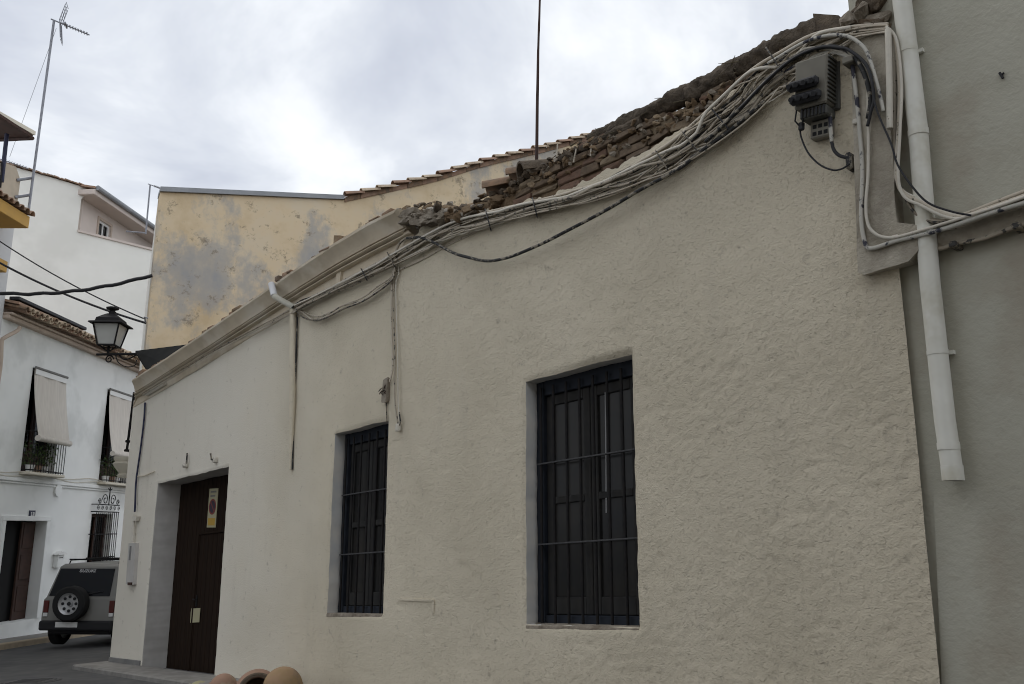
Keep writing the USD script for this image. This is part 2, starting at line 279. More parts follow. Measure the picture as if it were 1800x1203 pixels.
m_pot = [M(f'terracotta_pot_{w}', c, 0.85, d, 7, 0.3, 50, 0.005, var2=e, scale2=4) for w, c, d, e in (('pink', (0.33, 0.205, 0.145), (0.26, 0.165, 0.115), (0.36, 0.29, 0.21)), ('ochre', (0.29, 0.20, 0.10), (0.33, 0.215, 0.13), (0.22, 0.165, 0.11)), ('moss', (0.30, 0.29, 0.16), (0.38, 0.34, 0.22), (0.26, 0.24, 0.14)))]
m_leaf = usdkit.material(stage, '/World/Looks/leaf', {'d': ('principled_bsdf', {'base_color': (0.055, 0.085, 0.03), 'roughness': 0.6}), 't': ('translucent_bsdf', {'color': (0.07, 0.11, 0.03)}), 'm': ('mix_closure', {'fac': 0.25})}, [('d.BSDF', 'm.closure1'), ('t.BSDF', 'm.closure2')], surface='m.closure')
m_dry = M('dry_weed', (0.12, 0.10, 0.065), 0.95)
m_carpaint = M('car_silver', (0.23, 0.225, 0.205), 0.4, (0.19, 0.185, 0.17), 1, spec=0.5)
m_carglass = M('tinted_glass', (0.006, 0.007, 0.009), 0.10, spec=0.3)
m_rubber = M('tyre_rubber', (0.014, 0.014, 0.014), 0.8)
m_alloy = M('wheel_alloy', (0.5, 0.5, 0.5), 0.35, metallic=0.7)
m_redlamp = M('red_lamp', (0.075, 0.013, 0.010), 0.25, spec=0.5)
m_white = M('white_plate', (0.72, 0.72, 0.70), 0.6)
m_navy = M('navy_enamel', (0.02, 0.022, 0.048), 0.5)
m_signyellow = M('sign_yellow', (0.46, 0.29, 0.05), 0.6)
m_signred = M('sign_red', (0.22, 0.05, 0.04), 0.6)
m_signblue = M('sign_blue', (0.04, 0.028, 0.045), 0.6)
m_signcream = M('sign_cream', (0.40, 0.37, 0.235), 0.6)
m_cream = M('cream_plaster', (0.66, 0.61, 0.50), 0.85, (0.60, 0.56, 0.47), 3)
m_greenblack = M('dark_sheet', (0.018, 0.019, 0.019), 1.0, (0.026, 0.026, 0.025), 3, spec=0.05)

# ------------------------------------------------------------------ planes of the place
_v = ray(-600, 1060)
_h = np.array([_v[0], _v[1], 0]); _h /= np.linalg.norm(_h)
A = -_h; N = np.array([-A[1], A[0], 0]); N = N if N[1] < 0 else -N
SLOPE = -_v[2] / math.hypot(_v[0], _v[1])
DIST = 5.3
P0 = np.array([EYE[0], EYE[1], 0]) - N * DIST
W = Frame(P0, A, N)                                            # the long street wall
WROT = math.atan2(A[1], A[0])
G0 = 0.33
def gz(x, y):
    s = (np.asarray(x) - P0[0]) * A[0] + (np.asarray(y) - P0[1]) * A[1]
    return SLOPE * np.clip(s, -45, 25) + G0
_fa = np.array([0.007, 1, 0]); _fa /= np.linalg.norm(_fa)
FX = Frame((-12, 0, 0), _fa, (_fa[1], -_fa[0], 0))             # facade across the junction
def plane_through(x, y, depth, az):
    d = ray(x, y); p = EYE + d * depth / d[1]; p[2] = 0
    a = np.array([math.sin(az), math.cos(az), 0]); return Frame(p, a, (a[1], -a[0], 0) if a[1] * p[0] - a[0] * p[1] < 0 else (-a[1], a[0], 0))
YF = plane_through(262, 600, 15.7, math.radians(62))
WH = plane_through(265, 440, 33.0, math.radians(41))
for fr in (YF, WH):
    if (EYE - fr.p) @ fr.n < 0: fr.n = -fr.n

# ------------------------------------------------------------------ ground
def ground_mesh():
    xs = np.unique(np.concatenate([np.linspace(-300, -40, 8), np.linspace(-40, 30, 71), np.linspace(30, 300, 8)]))
    return grid(lambda X, Y: np.stack([X, Y, gz(X, Y)], -1), xs, xs)
obj('road', ground_mesh(), m_asphalt, None, True, kind='structure')

def strip(fr, u0, u1, o0, o1, h, step=0.5):
    """kerbed pavement along a frame, following the slope of the street"""
    us = np.linspace(u0, u1, max(2, int(abs(u1 - u0) / step)))
    prof = [(o0, -0.3), (o0, h), (o1 - 0.02, h), (o1, h - 0.02), (o1, -0.3)]
    V = []
    for u in us:
        for o, z in prof:
            p = fr.to(u, 0, o); p[2] = gz(p[0], p[1]) + z; V.append(p)
    n = len(prof); i, j = np.meshgrid(np.arange(len(us) - 1), np.arange(n - 1), indexing='ij'); i, j = i.ravel(), j.ravel()
    v, f = tri(V, np.stack([i * n + j, (i + 1) * n + j, (i + 1) * n + j + 1, i * n + j + 1], 1))
    k = (len(us) - 1) * n
    f = np.vstack([f, [[0, 1, 2], [0, 2, 3], [0, 3, 4], [k, k + 2, k + 1], [k, k + 3, k + 2], [k, k + 4, k + 3]]])
    return v, f
obj('pavement', strip(W, -14.9, 3.5, -0.02, 0.50, 0.07), m_concrete, None, kind='structure')
fp = obj('pavement', strip(FX, 14.0, 30.0, -0.02, 0.9, 0.13), m_concrete, None, kind='structure')
obj('kerb', strip(FX, 14.0, 30.0, 0.9, 1.05, 0.128), m_kerb, fp)

# ------------------------------------------------------------------ the low old house
house = thing('old_house', 'low old house with rough cream plaster, barred windows and a crumbling wall top', 'house', W.to(0, 0, 0), WROT)
OPEN = {}
for nm, px in (('big', [(923, 670), (1109, 623), (1122, 1105), (922, 1098)]), ('small', [(584, 763), (679, 740), (673, 1080), (576, 1080)]), ('door', [(275, 853), (400, 818), (375, 1203), (245, 1203)])):
    q = np.array([W.uv(*p) for p in px]); t = q[:, 1] - SLOPE * q[:, 0]
    OPEN[nm] = [(q[0, 0] + q[3, 0]) / 2, (q[1, 0] + q[2, 0]) / 2, (t[2] + t[3]) / 2, (t[0] + t[1]) / 2]
OPEN['door'][2] = 0.2
S_L, S_R = -14.76, -2.02
def poly_fn(px, o=0.0):
    q = np.array([W.uv(x, y, o) for x, y in px]); q[:, 1] -= SLOPE * q[:, 0]; i = np.argsort(q[:, 0]); return lambda s: np.interp(s, q[i, 0], q[i, 1])
corn_top = poly_fn([(229, 670), (288, 632), (330, 604), (409, 550), (470, 507), (522, 471), (587, 428), (650, 390), (704, 364)], 0.24)
corn_bot = poly_fn([(236, 716), (316, 668), (402, 617), (456, 584), (512, 549), (600, 500), (690, 455), (745, 425)], 0.0)
edge_top = poly_fn([(700, 430), (745, 398), (800, 386), (860, 368), (900, 374), (925, 357), (1010, 327), (1060, 302), (1130, 269), (1250, 200), (1330, 140), (1400, 95), (1480, 62), (1575, 30)], 0.0)
S_CUT = W.uv(738, 400)[0]
def wall_top(s):
    t = np.where(s < S_CUT, corn_bot(np.minimum(s, S_CUT)) + 0.12, edge_top(s))
    r = np.stack([s * 5, s * 0, s * 0], -1)
    return t + np.where(s < S_CUT, 0, 0.09 * (meshkit.fbm(r * 2.2, 4, 5) - 0.5))
def wall_mesh():
    step = 0.018
    su, tu = [S_L, S_R], [0.0]
    for s0, s1, t0, t1 in OPEN.values(): su += [s0, s1]; tu += [t0, t1]
    def fill(br, step):
        br = sorted(set(round(float(b), 5) for b in br)); out = [br[0]]
        for a, b in zip(br, br[1:]):
            n = max(1, int(round((b - a) / step))); out += list(np.linspace(a, b, n + 1)[1:])
        return np.array(out)
    ss = fill(su, step); tl = fill(tu + [3.6], step); fr = np.linspace(0, 1, 48)[1:]
    S = np.repeat(ss[:, None], len(tl) + len(fr), 1)
    top = wall_top(ss)
    T = np.concatenate([np.repeat(tl[None], len(ss), 0), 3.6 + fr[None] * (top - 3.6)[:, None]], 1)
    Z = T + SLOPE * S
    q = np.stack([S, Z, np.zeros_like(S)], -1)
    right = np.clip((S + 9.6) / 2.4, 0.25, 1)
    sm = meshkit.noise(q * np.array([0.8, 0.8, 1]) + 3.1, 9)                        # some areas are trowelled smoother
    near_top = np.clip((edge_top(S) - 0.12 - T) / 0.35 + 0.25, 0.25, 1)
    fine = (meshkit.fbm(q * np.array([6, 8, 1]), 3, 2) - 0.5)
    mid = meshkit.fbm(q * np.array([24, 30, 1]), 2, 14) - 0.5; grain = np.clip(mid, -0.25, 0.07) * 0.013 * np.clip((S + 8.5) / 3.5, 0.25, 1) * (0.35 + 0.9 * meshkit.noise(q * np.array([0.9, 1.1, 1]) + 5, 15))
    pit = np.clip(meshkit.noise(q * np.array([7, 13, 1]) + 9, 4) - 0.72, 0, 1)
    o = 0.05 * (meshkit.fbm(q * 0.7, 2, 1) - 0.5) + right * near_top * (0.005 * fine * (0.5 + 0.7 * sm) - 0.018 * pit + grain)
    o += 0.05 * np.clip((S + 4.4) / 2.2, 0, 1) * np.clip((T - 4.05) / 0.7, 0, 1)
    keep = np.ones((len(ss) - 1, S.shape[1] - 1), bool)
    ds, dt = np.zeros_like(S), np.zeros_like(S)
    sc, tc = (ss[1:] + ss[:-1]) / 2, (T[0, 1:] + T[0, :-1]) / 2
    for s0, s1, t0, t1 in OPEN.values():
        keep &= ~((sc[:, None] > s0) & (sc[:, None] < s1) & (tc[None] > t0) & (tc[None] < t1) & (np.arange(S.shape[1] - 1)[None] < len(tl) - 1))
        dx = np.maximum(np.maximum(s0 - S, S - s1), 0); dz = np.maximum(np.maximum(t0 - T, T - t1), 0); d = np.hypot(dx, dz)
        k = np.clip(d / 0.06, 0, 1); k = k * k * (3 - 2 * k)
        o = o * k - 0.016 * (1 - np.clip(d / 0.035, 0, 1)) ** 0 * (1 - np.clip(d / 0.035, 0, 1))
        wob = (1 - np.clip(d / 0.15, 0, 1))
        ds += wob * 0.022 * (meshkit.fbm(q * 6 + 20, 3, 11) - 0.5); dt += wob * 0.022 * (meshkit.fbm(q * 6 + 40, 3, 12) - 0.5)
    P = W.to(S + ds, Z + dt, o)
    n = S.shape[1]; i, j = np.nonzero(keep)
    v, f = tri(P.reshape(-1, 3), np.stack([i * n + j, (i + 1) * n + j, (i + 1) * n + j + 1, i * n + j + 1], 1))
    return (v, f), P, ss, T[0], len(tl)
(wm, WP, WSS, WTT, WNL) = wall_mesh()
obj('wall', wm, m_plaster, house, True)
def reveal(nm, depth):
    s0, s1, t0, t1 = OPEN[nm]
    i0, i1 = [int(np.argmin(abs(WSS - x))) for x in (s0, s1)]; j0, j1 = [int(np.argmin(abs(WTT[:WNL] - x))) for x in (t0, t1)]
    loop = [(i0, j) for j in range(j0, j1)] + [(i, j1) for i in range(i0, i1)] + [(i1, j) for j in range(j1, j0, -1)] + [(i, j0) for i in range(i1, i0, -1)]
    f0 = np.array([WP[i, j] for i, j in loop]); c = f0.mean(0)
    f1 = f0 - N * (depth + ((f0 - P0) @ N)[:, None]); n = len(loop)
    k = np.arange(n); kk = (k + 1) % n
    mid = f0 - N * 0.015
    V = np.vstack([f0, mid, f1])
    f = np.vstack([np.stack([k, kk, kk + n, k + n], 1), np.stack([k + n, kk + n, kk + 2 * n, k + 2 * n], 1)])
    return tri(V, f)
RD = {'big': 0.40, 'small': 0.40, 'door': 0.46}
for nm in ('big', 'small', 'door'):
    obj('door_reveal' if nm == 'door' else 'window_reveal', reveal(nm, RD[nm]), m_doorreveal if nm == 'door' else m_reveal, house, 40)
# body of the house behind the face: ends, back, roof
def wbox(s0, s1, t0, t1, o0, o1, bev=0.0, slope=True, jit=0.0):
    v, f = W.box(s0, s1, t0, t1, o0, o1, bev, jit)
    if slope: v = v.copy(); v[:, 2] += SLOPE * ((v - P0) @ A)
    return v, f
obj('end_wall', wbox(S_L, S_L + 0.35, -0.2, 4.55, -6.0, -0.012), m_plaster, house)
obj('end_wall', wbox(S_R - 0.35, S_R - 0.003, 4.0, 4.85, -6.0, -0.10), m_mud, house)
obj('back_wall', wbox(S_L + 0.35, S_R - 0.35, -0.2, 4.2, -6.3, -6.003), m_mud, house)
# wall core above the plaster (mud and bricks show): a displaced block
def core():
    us = np.arange(S_CUT - 0.05, S_R, 0.045); prof = [(-0.055, -0.9), (-0.055, -0.45), (-0.055, -0.30), (-0.055, -0.22), (-0.055, -0.14), (-0.055, -0.06), (-0.07, 0.0), (-0.18, 0.03), (-0.32, 0.02), (-0.45, -0.03), (-0.46, -1.2)]
    o = np.array([p[0] for p in prof]); z = np.array([p[1] for p in prof])
    ctop = poly_fn([(690, 385), (745, 362), (800, 362), (850, 352), (905, 322), (960, 296), (1010, 262), (1100, 228), (1200, 192), (1300, 138), (1400, 75), (1480, 40), (1560, 12)], -0.06)
    S, O = np.meshgrid(us, o, indexing='ij'); Z = np.repeat(z[None], len(us), 0)
    T = ctop(S) + Z; q = np.stack([S * 4, T * 4, O * 4], -1)
    O2 = O + 0.05 * (meshkit.fbm(q * 2, 4, 21) - 0.5); T2 = T + (Z > -0.3) * 0.09 * (meshkit.fbm(q * 1.7 + 9, 4, 22) - 0.5)
    P = W.to(S, T2 + SLOPE * S, O2); n = len(o); i, j = np.meshgrid(np.arange(len(us) - 1), np.arange(n - 1), indexing='ij'); i, j = i.ravel(), j.ravel()
    return tri(P.reshape(-1, 3), np.stack([i * n + j, (i + 1) * n + j, (i + 1) * n + j + 1, i * n + j + 1], 1)), ctop
core_m, core_top = core()
masonry = obj('exposed_masonry', core_m, m_mud, house, 50)
rr = random.Random(3)
s_b0 = W.uv(885, 350)[0]
course, k = 0.078, 0
for row in range(-1, 9):
    s = s_b0 + rr.uniform(-0.3, 0.0)
    while s < S_R - 0.1:
        L = rr.uniform(0.20, 0.32); t0 = 4.60 + row * course + rr.uniform(-0.006, 0.006); sc = s + L / 2
        if s > s_b0 - 0.05 and t0 > edge_top(sc) - 0.10 and t0 + course < core_top(sc) + 0.035 and rr.random() > 0.05:
            o1 = rr.uniform(-0.040, -0.008); lo, hi = (s + 0.006, t0 + 0.006, -0.15), (s + L - 0.006, t0 + course - rr.uniform(0.006, 0.016), o1)
            v, f = bevelled(lo, hi, rr.uniform(0.008, 0.016), 0.0085); red = rr.random() < (0.35 if t0 < edge_top(sc) + 0.06 or -3.9 < sc < -3.2 else 0.18)
            bm = trimesh.Trimesh(v, f).subdivide(); v, f = np.array(bm.vertices), np.array(bm.faces); v = v + .022 * (np.stack([meshkit.fbm(v * 11 + q * 5, 3, 60 + q) for q in range(3)], 1) - .5); obj('brick', (W.to(v[:, 0], v[:, 1] + SLOPE * v[:, 0], v[:, 2]), f), m_brick[1] if red else m_brick[rr.choice([0, 0, 2])], masonry)
        s += L + rr.uniform(0.006, 0.016)
for k in range(120):
    t = rr.random(); x, y = 885 + 390 * t, 345 - 160 * t + rr.uniform(-42, 8) * (1 - .35 * t)
    q_ = W.uv(x, y, 0); tt = q_[1] - SLOPE * q_[0]
    if edge_top(q_[0]) - .02 < tt < core_top(q_[0]) + .02: obj('mortar_lump', chunk(W.at(x, y, -0.022), np.array([1.3, .55, .6]) * rr.uniform(.025, .06), 900 + k), m_mud if k % 3 else m_rubble, masonry)
# rubble where the cornice has broken off, and loose pieces on the wall head
def w_at(x, y, o): return W.at(x, y, o)
rub = [(768, 366, .08), (792, 372, .09), (806, 384, .08), (822, 378, .09), (836, 370, .08), (846, 364, .07), (756, 372, .09), (704, 372, .10), (716, 370, .09), (728, 373, .10), (741, 377, .10), (752, 366, .09), (763, 376, .10), (775, 372, .09), (786, 382, .08), (772, 390, .07), (800, 372, .08), (757, 390, .08), (742, 395, .06), (812, 379, .07), (826, 371, .07), (838, 378, .06), (790, 362, .07), (735, 362, .07), (722, 385, .06)]
br = random.Random(17)
for k, (x, y, w_, h_) in enumerate([(722, 382, .20, .12), (742, 386, .18, .12), (762, 384, .20, .13), (783, 388, .18, .10), (804, 384, .18, .09), (828, 378, .18, .08), (850, 368, .16, .08), (872, 360, .15, .08)]):
    obj('crumbled_mortar', stone(w_at(x, y, 0.10 - .02 * k), (w_ * .8, .10, h_ * .7), k + 31, 3, 0.95), m_rubble if k < 4 else m_mud, masonry, 30)
for k, (x, y, r) in enumerate(rub):
    for q in range(3):
        f = (0.85, 0.55, 0.4)[q]
        obj('stone', chunk(w_at(x + br.uniform(-9, 9) * (q > 0), y + br.uniform(-7, 9) * (q > 0), 0.10 - 0.008 * k + br.uniform(-.05, .04)), np.array([1.35, .95, .62]) * r * f, 7 * k + q), (m_rubble, m_paleplaster, m_mud)[(k + q) % 3] if (k + q) % 5 else m_darkrubble, masonry)
dark = [(752, 360, .05), (772, 359, .05), (803, 370, .05), (815, 364, .06), (838, 357, .06), (850, 347, .06), (860, 352, .06), (872, 344, .07), (885, 337, .06), (902, 324, .06), (918, 318, .06), (930, 308, .06), (945, 300, .05), (958, 292, .06), (972, 285, .06), (986, 277, .06), (1000, 271, .06), (1014, 263, .06), (1028, 255, .06)]
for k, (x, y, r) in enumerate(dark):
    for q in range(3):
        obj('stone', chunk(w_at(x + br.uniform(-10, 10) * (q > 0), y + br.uniform(-3, 12) * (q > 0), -0.05 + br.uniform(-.04, .05)), np.array([1.4, .9, .6]) * r * (1, .7, .5)[q], 500 + 5 * k + q), m_darkrubble if q != 1 else m_mud, masonry)
def barrel(c, d, length, r, thick, mat, parent, name='roof_tile', rnd=0.0, sag=1.0, up=None, n=9):
    """curved clay tile from c along d, convex side up"""
    d = np.array(d, float) / np.linalg.norm(d); up = np.array([0, 0, 1.0]) if up is None else np.array(up, float)
    x = np.cross(d, up); x /= np.linalg.norm(x); up = np.cross(x, d); an = np.linspace(0, np.pi, n); V = []
    for e, rr_ in ((0, r), (length, r * 0.82)):
        for q in (rr_, rr_ - thick):
            V.append(np.array(c) + d * e + np.cos(an)[:, None] * x * q + np.sin(an)[:, None] * up * q * sag)
    V = np.vstack(V); F_ = []
    for i in range(n - 1):
        o0, i0, o1, i1 = i, n + i, 2 * n + i, 3 * n + i
        F_ += [(o0, o0 + 1, o1 + 1, o1), (i0, i1, i1 + 1, i0 + 1), (o0, i0, i0 + 1, o0 + 1), (o1, o1 + 1, i1 + 1, i1)]
    for i in (0, n - 1): F_.append((i, 2 * n + i, 3 * n + i, n + i))
    return obj(name, tri(V, F_), mat, parent, 40)
barrel(w_at(852, 338, 0.02), A * 0.9 - N * 0.6 + np.array([0, 0, .16]), 0.42, 0.11, 0.02, m_oldtile, masonry)
barrel(w_at(915, 306, 0.06), A * 0.5 - N * 0.9 + np.array([0, 0, .25]), 0.45, 0.12, 0.02, m_darkrubble, masonry)
barrel(w_at(893, 314, 0.0), A * 0.8 - N * 0.5 + np.array([0, 0, .1]), 0.40, 0.10, 0.02, m_oldtile, masonry)
# the timber lying along the wall head
def log(px0, px1, r0, r1, o, seed, kn=0.5):
    a, b = W.at(*px0, o), W.at(*px1, o); n = 110; t = np.linspace(0, 1, n); p = a + (b - a) * t[:, None]
    p[:, 2] += 0.03 * (meshkit.fbm(np.stack([t * 6, t * 0, t * 0], 1), 3, seed) - 0.5); v, f = tube(p, r0 + (r1 - r0) * t, 22)
    c = np.repeat(p, 22, 0); c = np.vstack([c, p[0], p[-1]]); d = v - c
    return c + d * (1 + kn * 2 * (meshkit.fbm(v * np.array([11, 11, 16]), 5, seed) - 0.5))[:, None], f
obj('timber', log((1040, 247), (1300, 128), 0.075, 0.095, -0.10, 3), m_log, masonry, 40)
obj('timber', log((1215, 168), (1445, 52), 0.10, 0.10, -0.10, 4), m_log, masonry, 40)
obj('timber', log((985, 280), (1130, 214), 0.035, 0.05, -0.05, 6, 0.5), m_log, masonry, 40)
for k, (x, y, r, mm) in enumerate([(1285, 158, .06, 1), (1300, 148, .05, 1), (1315, 140, .05, 0), (1325, 130, .06, 2), (1342, 122, .05, 2), (1265, 168, .05, 0), (1272, 150, .05, 2), (1240, 175, .05, 1), (1165, 212, .05, 2), (1180, 205, .055, 1)]):
    obj('stone', chunk(w_at(x, y, -0.03), np.array([1.3, .9, .65]) * r, k + 90), m_brick[mm], masonry)
for k, (x, y, r, mm) in enumerate([(1492, 36, .09, 0), (1505, 44, .08, 1), (1518, 30, .10, 0), (1530, 44, .09, 1), (1542, 34, .08, 0), (1488, 50, .06, 1), (1510, 20, .07, 2), (1545, 50, .07, 2), (1475, 52, .06, 2), (1525, 15, .07, 2)]):
    obj('stone', chunk(w_at(x, y, 0.0), np.array([1.4, .9, .7]) * r * 1.05, k + 130), (m_rubble, m_brick[0], m_darkrubble)[mm], masonry)
bt = W.quad([(1429, 24), (1474, 27), (1478, 54), (1431, 54)], -0.25, 0.0)
obj('concrete_block', bt, m_darkrubble, masonry)
obj('broken_pipe', (lambda t: (t[0], t[1]))(tube(np.array([w_at(1517, 16, 0.02), w_at(1560, -10, -0.1)]), 0.075, 14)), m_darkrubble, masonry, 40)
tw = random.Random(5)
for k in range(34):                                             # twigs, reeds and straw on the wall head
    t = tw.random(); x = 960 + 480 * t; y = 287 - 235 * t + tw.uniform(-14, 4); p = w_at(x, y, tw.uniform(-0.12, 0.03))
    e = p + A * tw.uniform(-0.16, 0.16) + np.array([0, 0, tw.uniform(-0.03, 0.055)]) + N * tw.uniform(-0.05, 0.05)
    obj('twig', tube([p, (p + e) / 2 + tw.uniform(-.01, .01), e], [0.006, 0.004, 0.002], 4), m_dry, masonry)
for (x, y, x2, y2) in [(1008, 286, 1013, 262), (979, 276, 980, 254), (1038, 275, 1040, 255)]:
    obj('twig', tube([w_at(x, y, 0.01), w_at(x2, y2, 0.0)], 0.007, 5), m_cable[0], masonry)

# cornice: swept moulding, scaled between its two edge lines
CP = [(0.0, -0.04), (0.016, 0.0), (0.020, 0.2), (0.020, 0.34), (0.062, 0.35), (0.080, 0.375), (0.076, 0.41), (0.030, 0.425), (0.034, 0.445), (0.094, 0.455), (0.112, 0.485), (0.104, 0.52), (0.058, 0.535), (0.064, 0.55), (0.110, 0.56), (0.128, 0.64), (0.165, 0.76), (0.205, 0.86), (0.235, 0.925), (0.24, 1.0), (0.20, 1.012), (0.0, 1.03), (-0.25, 1.05)]
def cornice():
    us = np.arange(S_L + 0.02, S_CUT + 0.30, 0.06); o = np.array([p[0] for p in CP]); w = np.array([p[1] for p in CP])
    S, O = np.meshgrid(us, o, indexing='ij'); Wt = np.repeat(w[None], len(us), 0)
    S = S.copy(); jag = meshkit.fbm(np.stack([w * 7, w * 0, w * 0], 1), 3, 5)
    S = S + 0.50 * Wt * np.clip(1 - (S - S_L - 0.02) / 1.2, 0, 1); end = np.clip((S - (S_CUT - 0.15)) / 0.45, 0, 1); S = S - end * (0.55 * jag[None] + 0.25 * (1 - Wt))
    T = corn_bot(S) * (1 - Wt) + corn_top(S) * Wt
    q = np.stack([S * 2, T * 6, O * 6], -1); O = O + 0.014 * (meshkit.fbm(q, 4, 31) - 0.5) * (O > 0.01); T = T + 0.012 * (meshkit.fbm(q + 7, 3, 32) - 0.5)
    P = W.to(S, T + SLOPE * S, O); n = len(o); i, j = np.meshgrid(np.arange(len(us) - 1), np.arange(n - 1), indexing='ij'); i, j = i.ravel(), j.ravel()
    v, f = tri(P.reshape(-1, 3), np.stack([i * n + j, (i + 1) * n + j, (i + 1) * n + j + 1, i * n + j + 1], 1))
    for r in (0, len(us) - 1):
        c = len(v); v = np.vstack([v, P[r].mean(0)]); j = np.arange(n); f = np.vstack([f, np.stack([np.full(n, c), r * n + j, r * n + (j + 1) % n], 1)])
    return v, f
corn = obj('cornice', cornice(), m_cornice, house, 35)
tf = random.Random(11); s = S_L + 0.55
while s < S_CUT - 0.25:
    L = tf.uniform(0.09, 0.24); t = float(corn_top(s + L / 2))
    if tf.random() > 0.12:
        lo, hi = (s, t + 0.006, -0.06), (s + L, t + 0.006 + tf.choice([.015, .02, .03, .04, .065]), 0.225 + tf.uniform(-0.06, 0.025)); v, f = bevelled(lo, hi, 0.006, 0.006)
        obj('tile_fragment', (W.to(v[:, 0], v[:, 1] + SLOPE * v[:, 0], v[:, 2]), f), m_oldtile if tf.random() < 0.6 else m_mud, corn)
    s += L + tf.uniform(0.0, 0.05)
v, f = bevelled((0, 0, 0), (1, 1, 1), 0); obj('tile_fragment', W.quad([(586, 428), (587, 414), (598, 414), (599, 424)], 0.05, 0.17), m_mud, corn)
obj('concealed_pipe', tube(np.array([W.at(258, 693, 0.05), W.at(290, 674, 0.05)]), 0.03, 8), m_cable[3], corn)
obj('moulding_bracket', W.quad([(592, 470), (600, 471), (596, 503), (589, 502)], 0.0, 0.05), m_cornice, corn)
def slab(p4, th):
    p4 = np.array(p4); lo = p4 - np.array([0, 0, th]); return hull(np.vstack([p4, lo]))
obj('roof', slab([W.to(S_L, corn_top(S_L) + SLOPE * S_L + .02, -0.05), W.to(S_CUT, corn_top(S_CUT) + SLOPE * S_CUT + .02, -0.05), W.to(S_CUT, corn_top(S_CUT) + SLOPE * S_CUT + .55, -3.5), W.to(S_L, corn_top(S_L) + SLOPE * S_L + .55, -3.5)], 0.08), m_oldtile, house)
# sheet of the lean-to roof that shows over the cornice at the far end
sh = [W.at(238, 617, -0.35), W.at(327, 606, -0.35), W.at(297, 628, 0.0), W.at(262, 640, 0.0)]
obj('roof_sheet', slab([sh[0], sh[1], sh[2] + [0, 0, -.12], sh[3] + [0, 0, -.12]], 0.04), m_greenblack, house)
# darker painted plinth at the far corner, and the white pier strip beside the door
obj('plinth', wbox(S_L + 0.01, OPEN['door'][0] - 0.03, 0.30, 0.47, -0.02, 0.02, 0.006), m_plinth, house)

# windows of the house
def window(nm, d, nbars, label):
    s0, s1, t0, t1 = OPEN[nm]; rail = (t0 + t1) / 2 - (0.02 if nm == 'big' else 0.05)
    e = 0.004
    fw = 0.085
    frame = cat(wbox(s0 - 0.04, s0 + fw, t0 - .03, t1 + .03, -d - 0.04, -d + 0.012, .006), wbox(s1 - fw, s1 + 0.04, t0 - .03, t1 + .03, -d - 0.04, -d + 0.012, .006), wbox(s0 + fw + e, s1 - fw - e, t1 - 0.13, t1 + 0.03, -d - 0.04, -d + 0.010, .006), wbox(s0 + fw + e, s1 - fw - e, t0 - 0.03, t0 + 0.07, -d - 0.04, -d + 0.010, .006))
    w = obj('window', frame, m_winframe, house, label=label)
    mid = (s0 + s1) / 2; a0, a1, b0, b1 = s0 + fw + e, s1 - fw - e, t0 + 0.07 + e, t1 - 0.13 - e
    for c0, c1 in ((a0, mid - .004), (mid + .004, a1)):
        st = 0.075; z0, z1 = -d - 0.065, -d - 0.022
        leaf = cat(wbox(c0, c0 + st, b0, b1, z0, z1, .006), wbox(c1 - st, c1, b0, b1, z0, z1, .006), wbox(c0 + st + .001, c1 - st - .001, b0, b0 + 0.14, z0, z1 - .003, .006), wbox(c0 + st + .001, c1 - st - .001, b1 - 0.09, b1, z0, z1 - .003, .006), wbox(c0 + st + .001, c1 - st - .001, rail - 0.03, rail + 0.03, z0, z1 + .004, .006))
        obj('casement', leaf, m_sash, w)
        for q0, q1 in ((b0 + 0.14, rail - 0.03), (rail + 0.03, b1 - 0.09)):
            obj('pane', wbox(c0 + st + .002, c1 - st - .002, q0 + .002, q1 - .002, -d - 0.052, -d - 0.047), m_pane, w)
    obj('dark_backing', wbox(s0 - .03, s1 + .03, t0 - .03, t1 + .03, -d - 0.20, -d - 0.15), m_dark, w)  # dark sheet behind the panes, standing in for the unlit room
    if nm == 'big': obj('painted_light_gap', W.quad([(1063, 690), (1065, 690), (1066.5, 902), (1064.5, 902)], -d - 0.022, -d - 0.019), m_light_gap, w)  # pale strip painted in for the light showing between the leaves
    # grille
    g = -d + 0.045
    for k in range(nbars):
        s = s0 + 0.085 + (s1 - s0 - 0.13) * k / (nbars - 1)
        z = SLOPE * s; obj('bar', tube([W.to(s, t0 + z - 0.005, g), W.to(s, t1 + z - 0.06, g)], 0.0125, 8), m_iron, w, 50)
    for fr_ in (0.31, 0.64):
        t = t0 + (t1 - t0) * fr_ + 0.01
        obj('crossbar', wbox(s0 + 0.05, s1 - 0.005, t - 0.007, t + 0.007, g - 0.018, g + 0.018, .003), m_greyiron, w)
    obj('sill', wbox(s0 - 0.005, s1 + 0.005, t0 - 0.04, t0 + 0.004, -d + 0.013, -0.004, 0.012, jit=0.003), m_rubble, w)
window('big', 0.165, 8, 'larger window with close dark bars')
window('small', 0.165, 7, 'smaller window with dark bars')
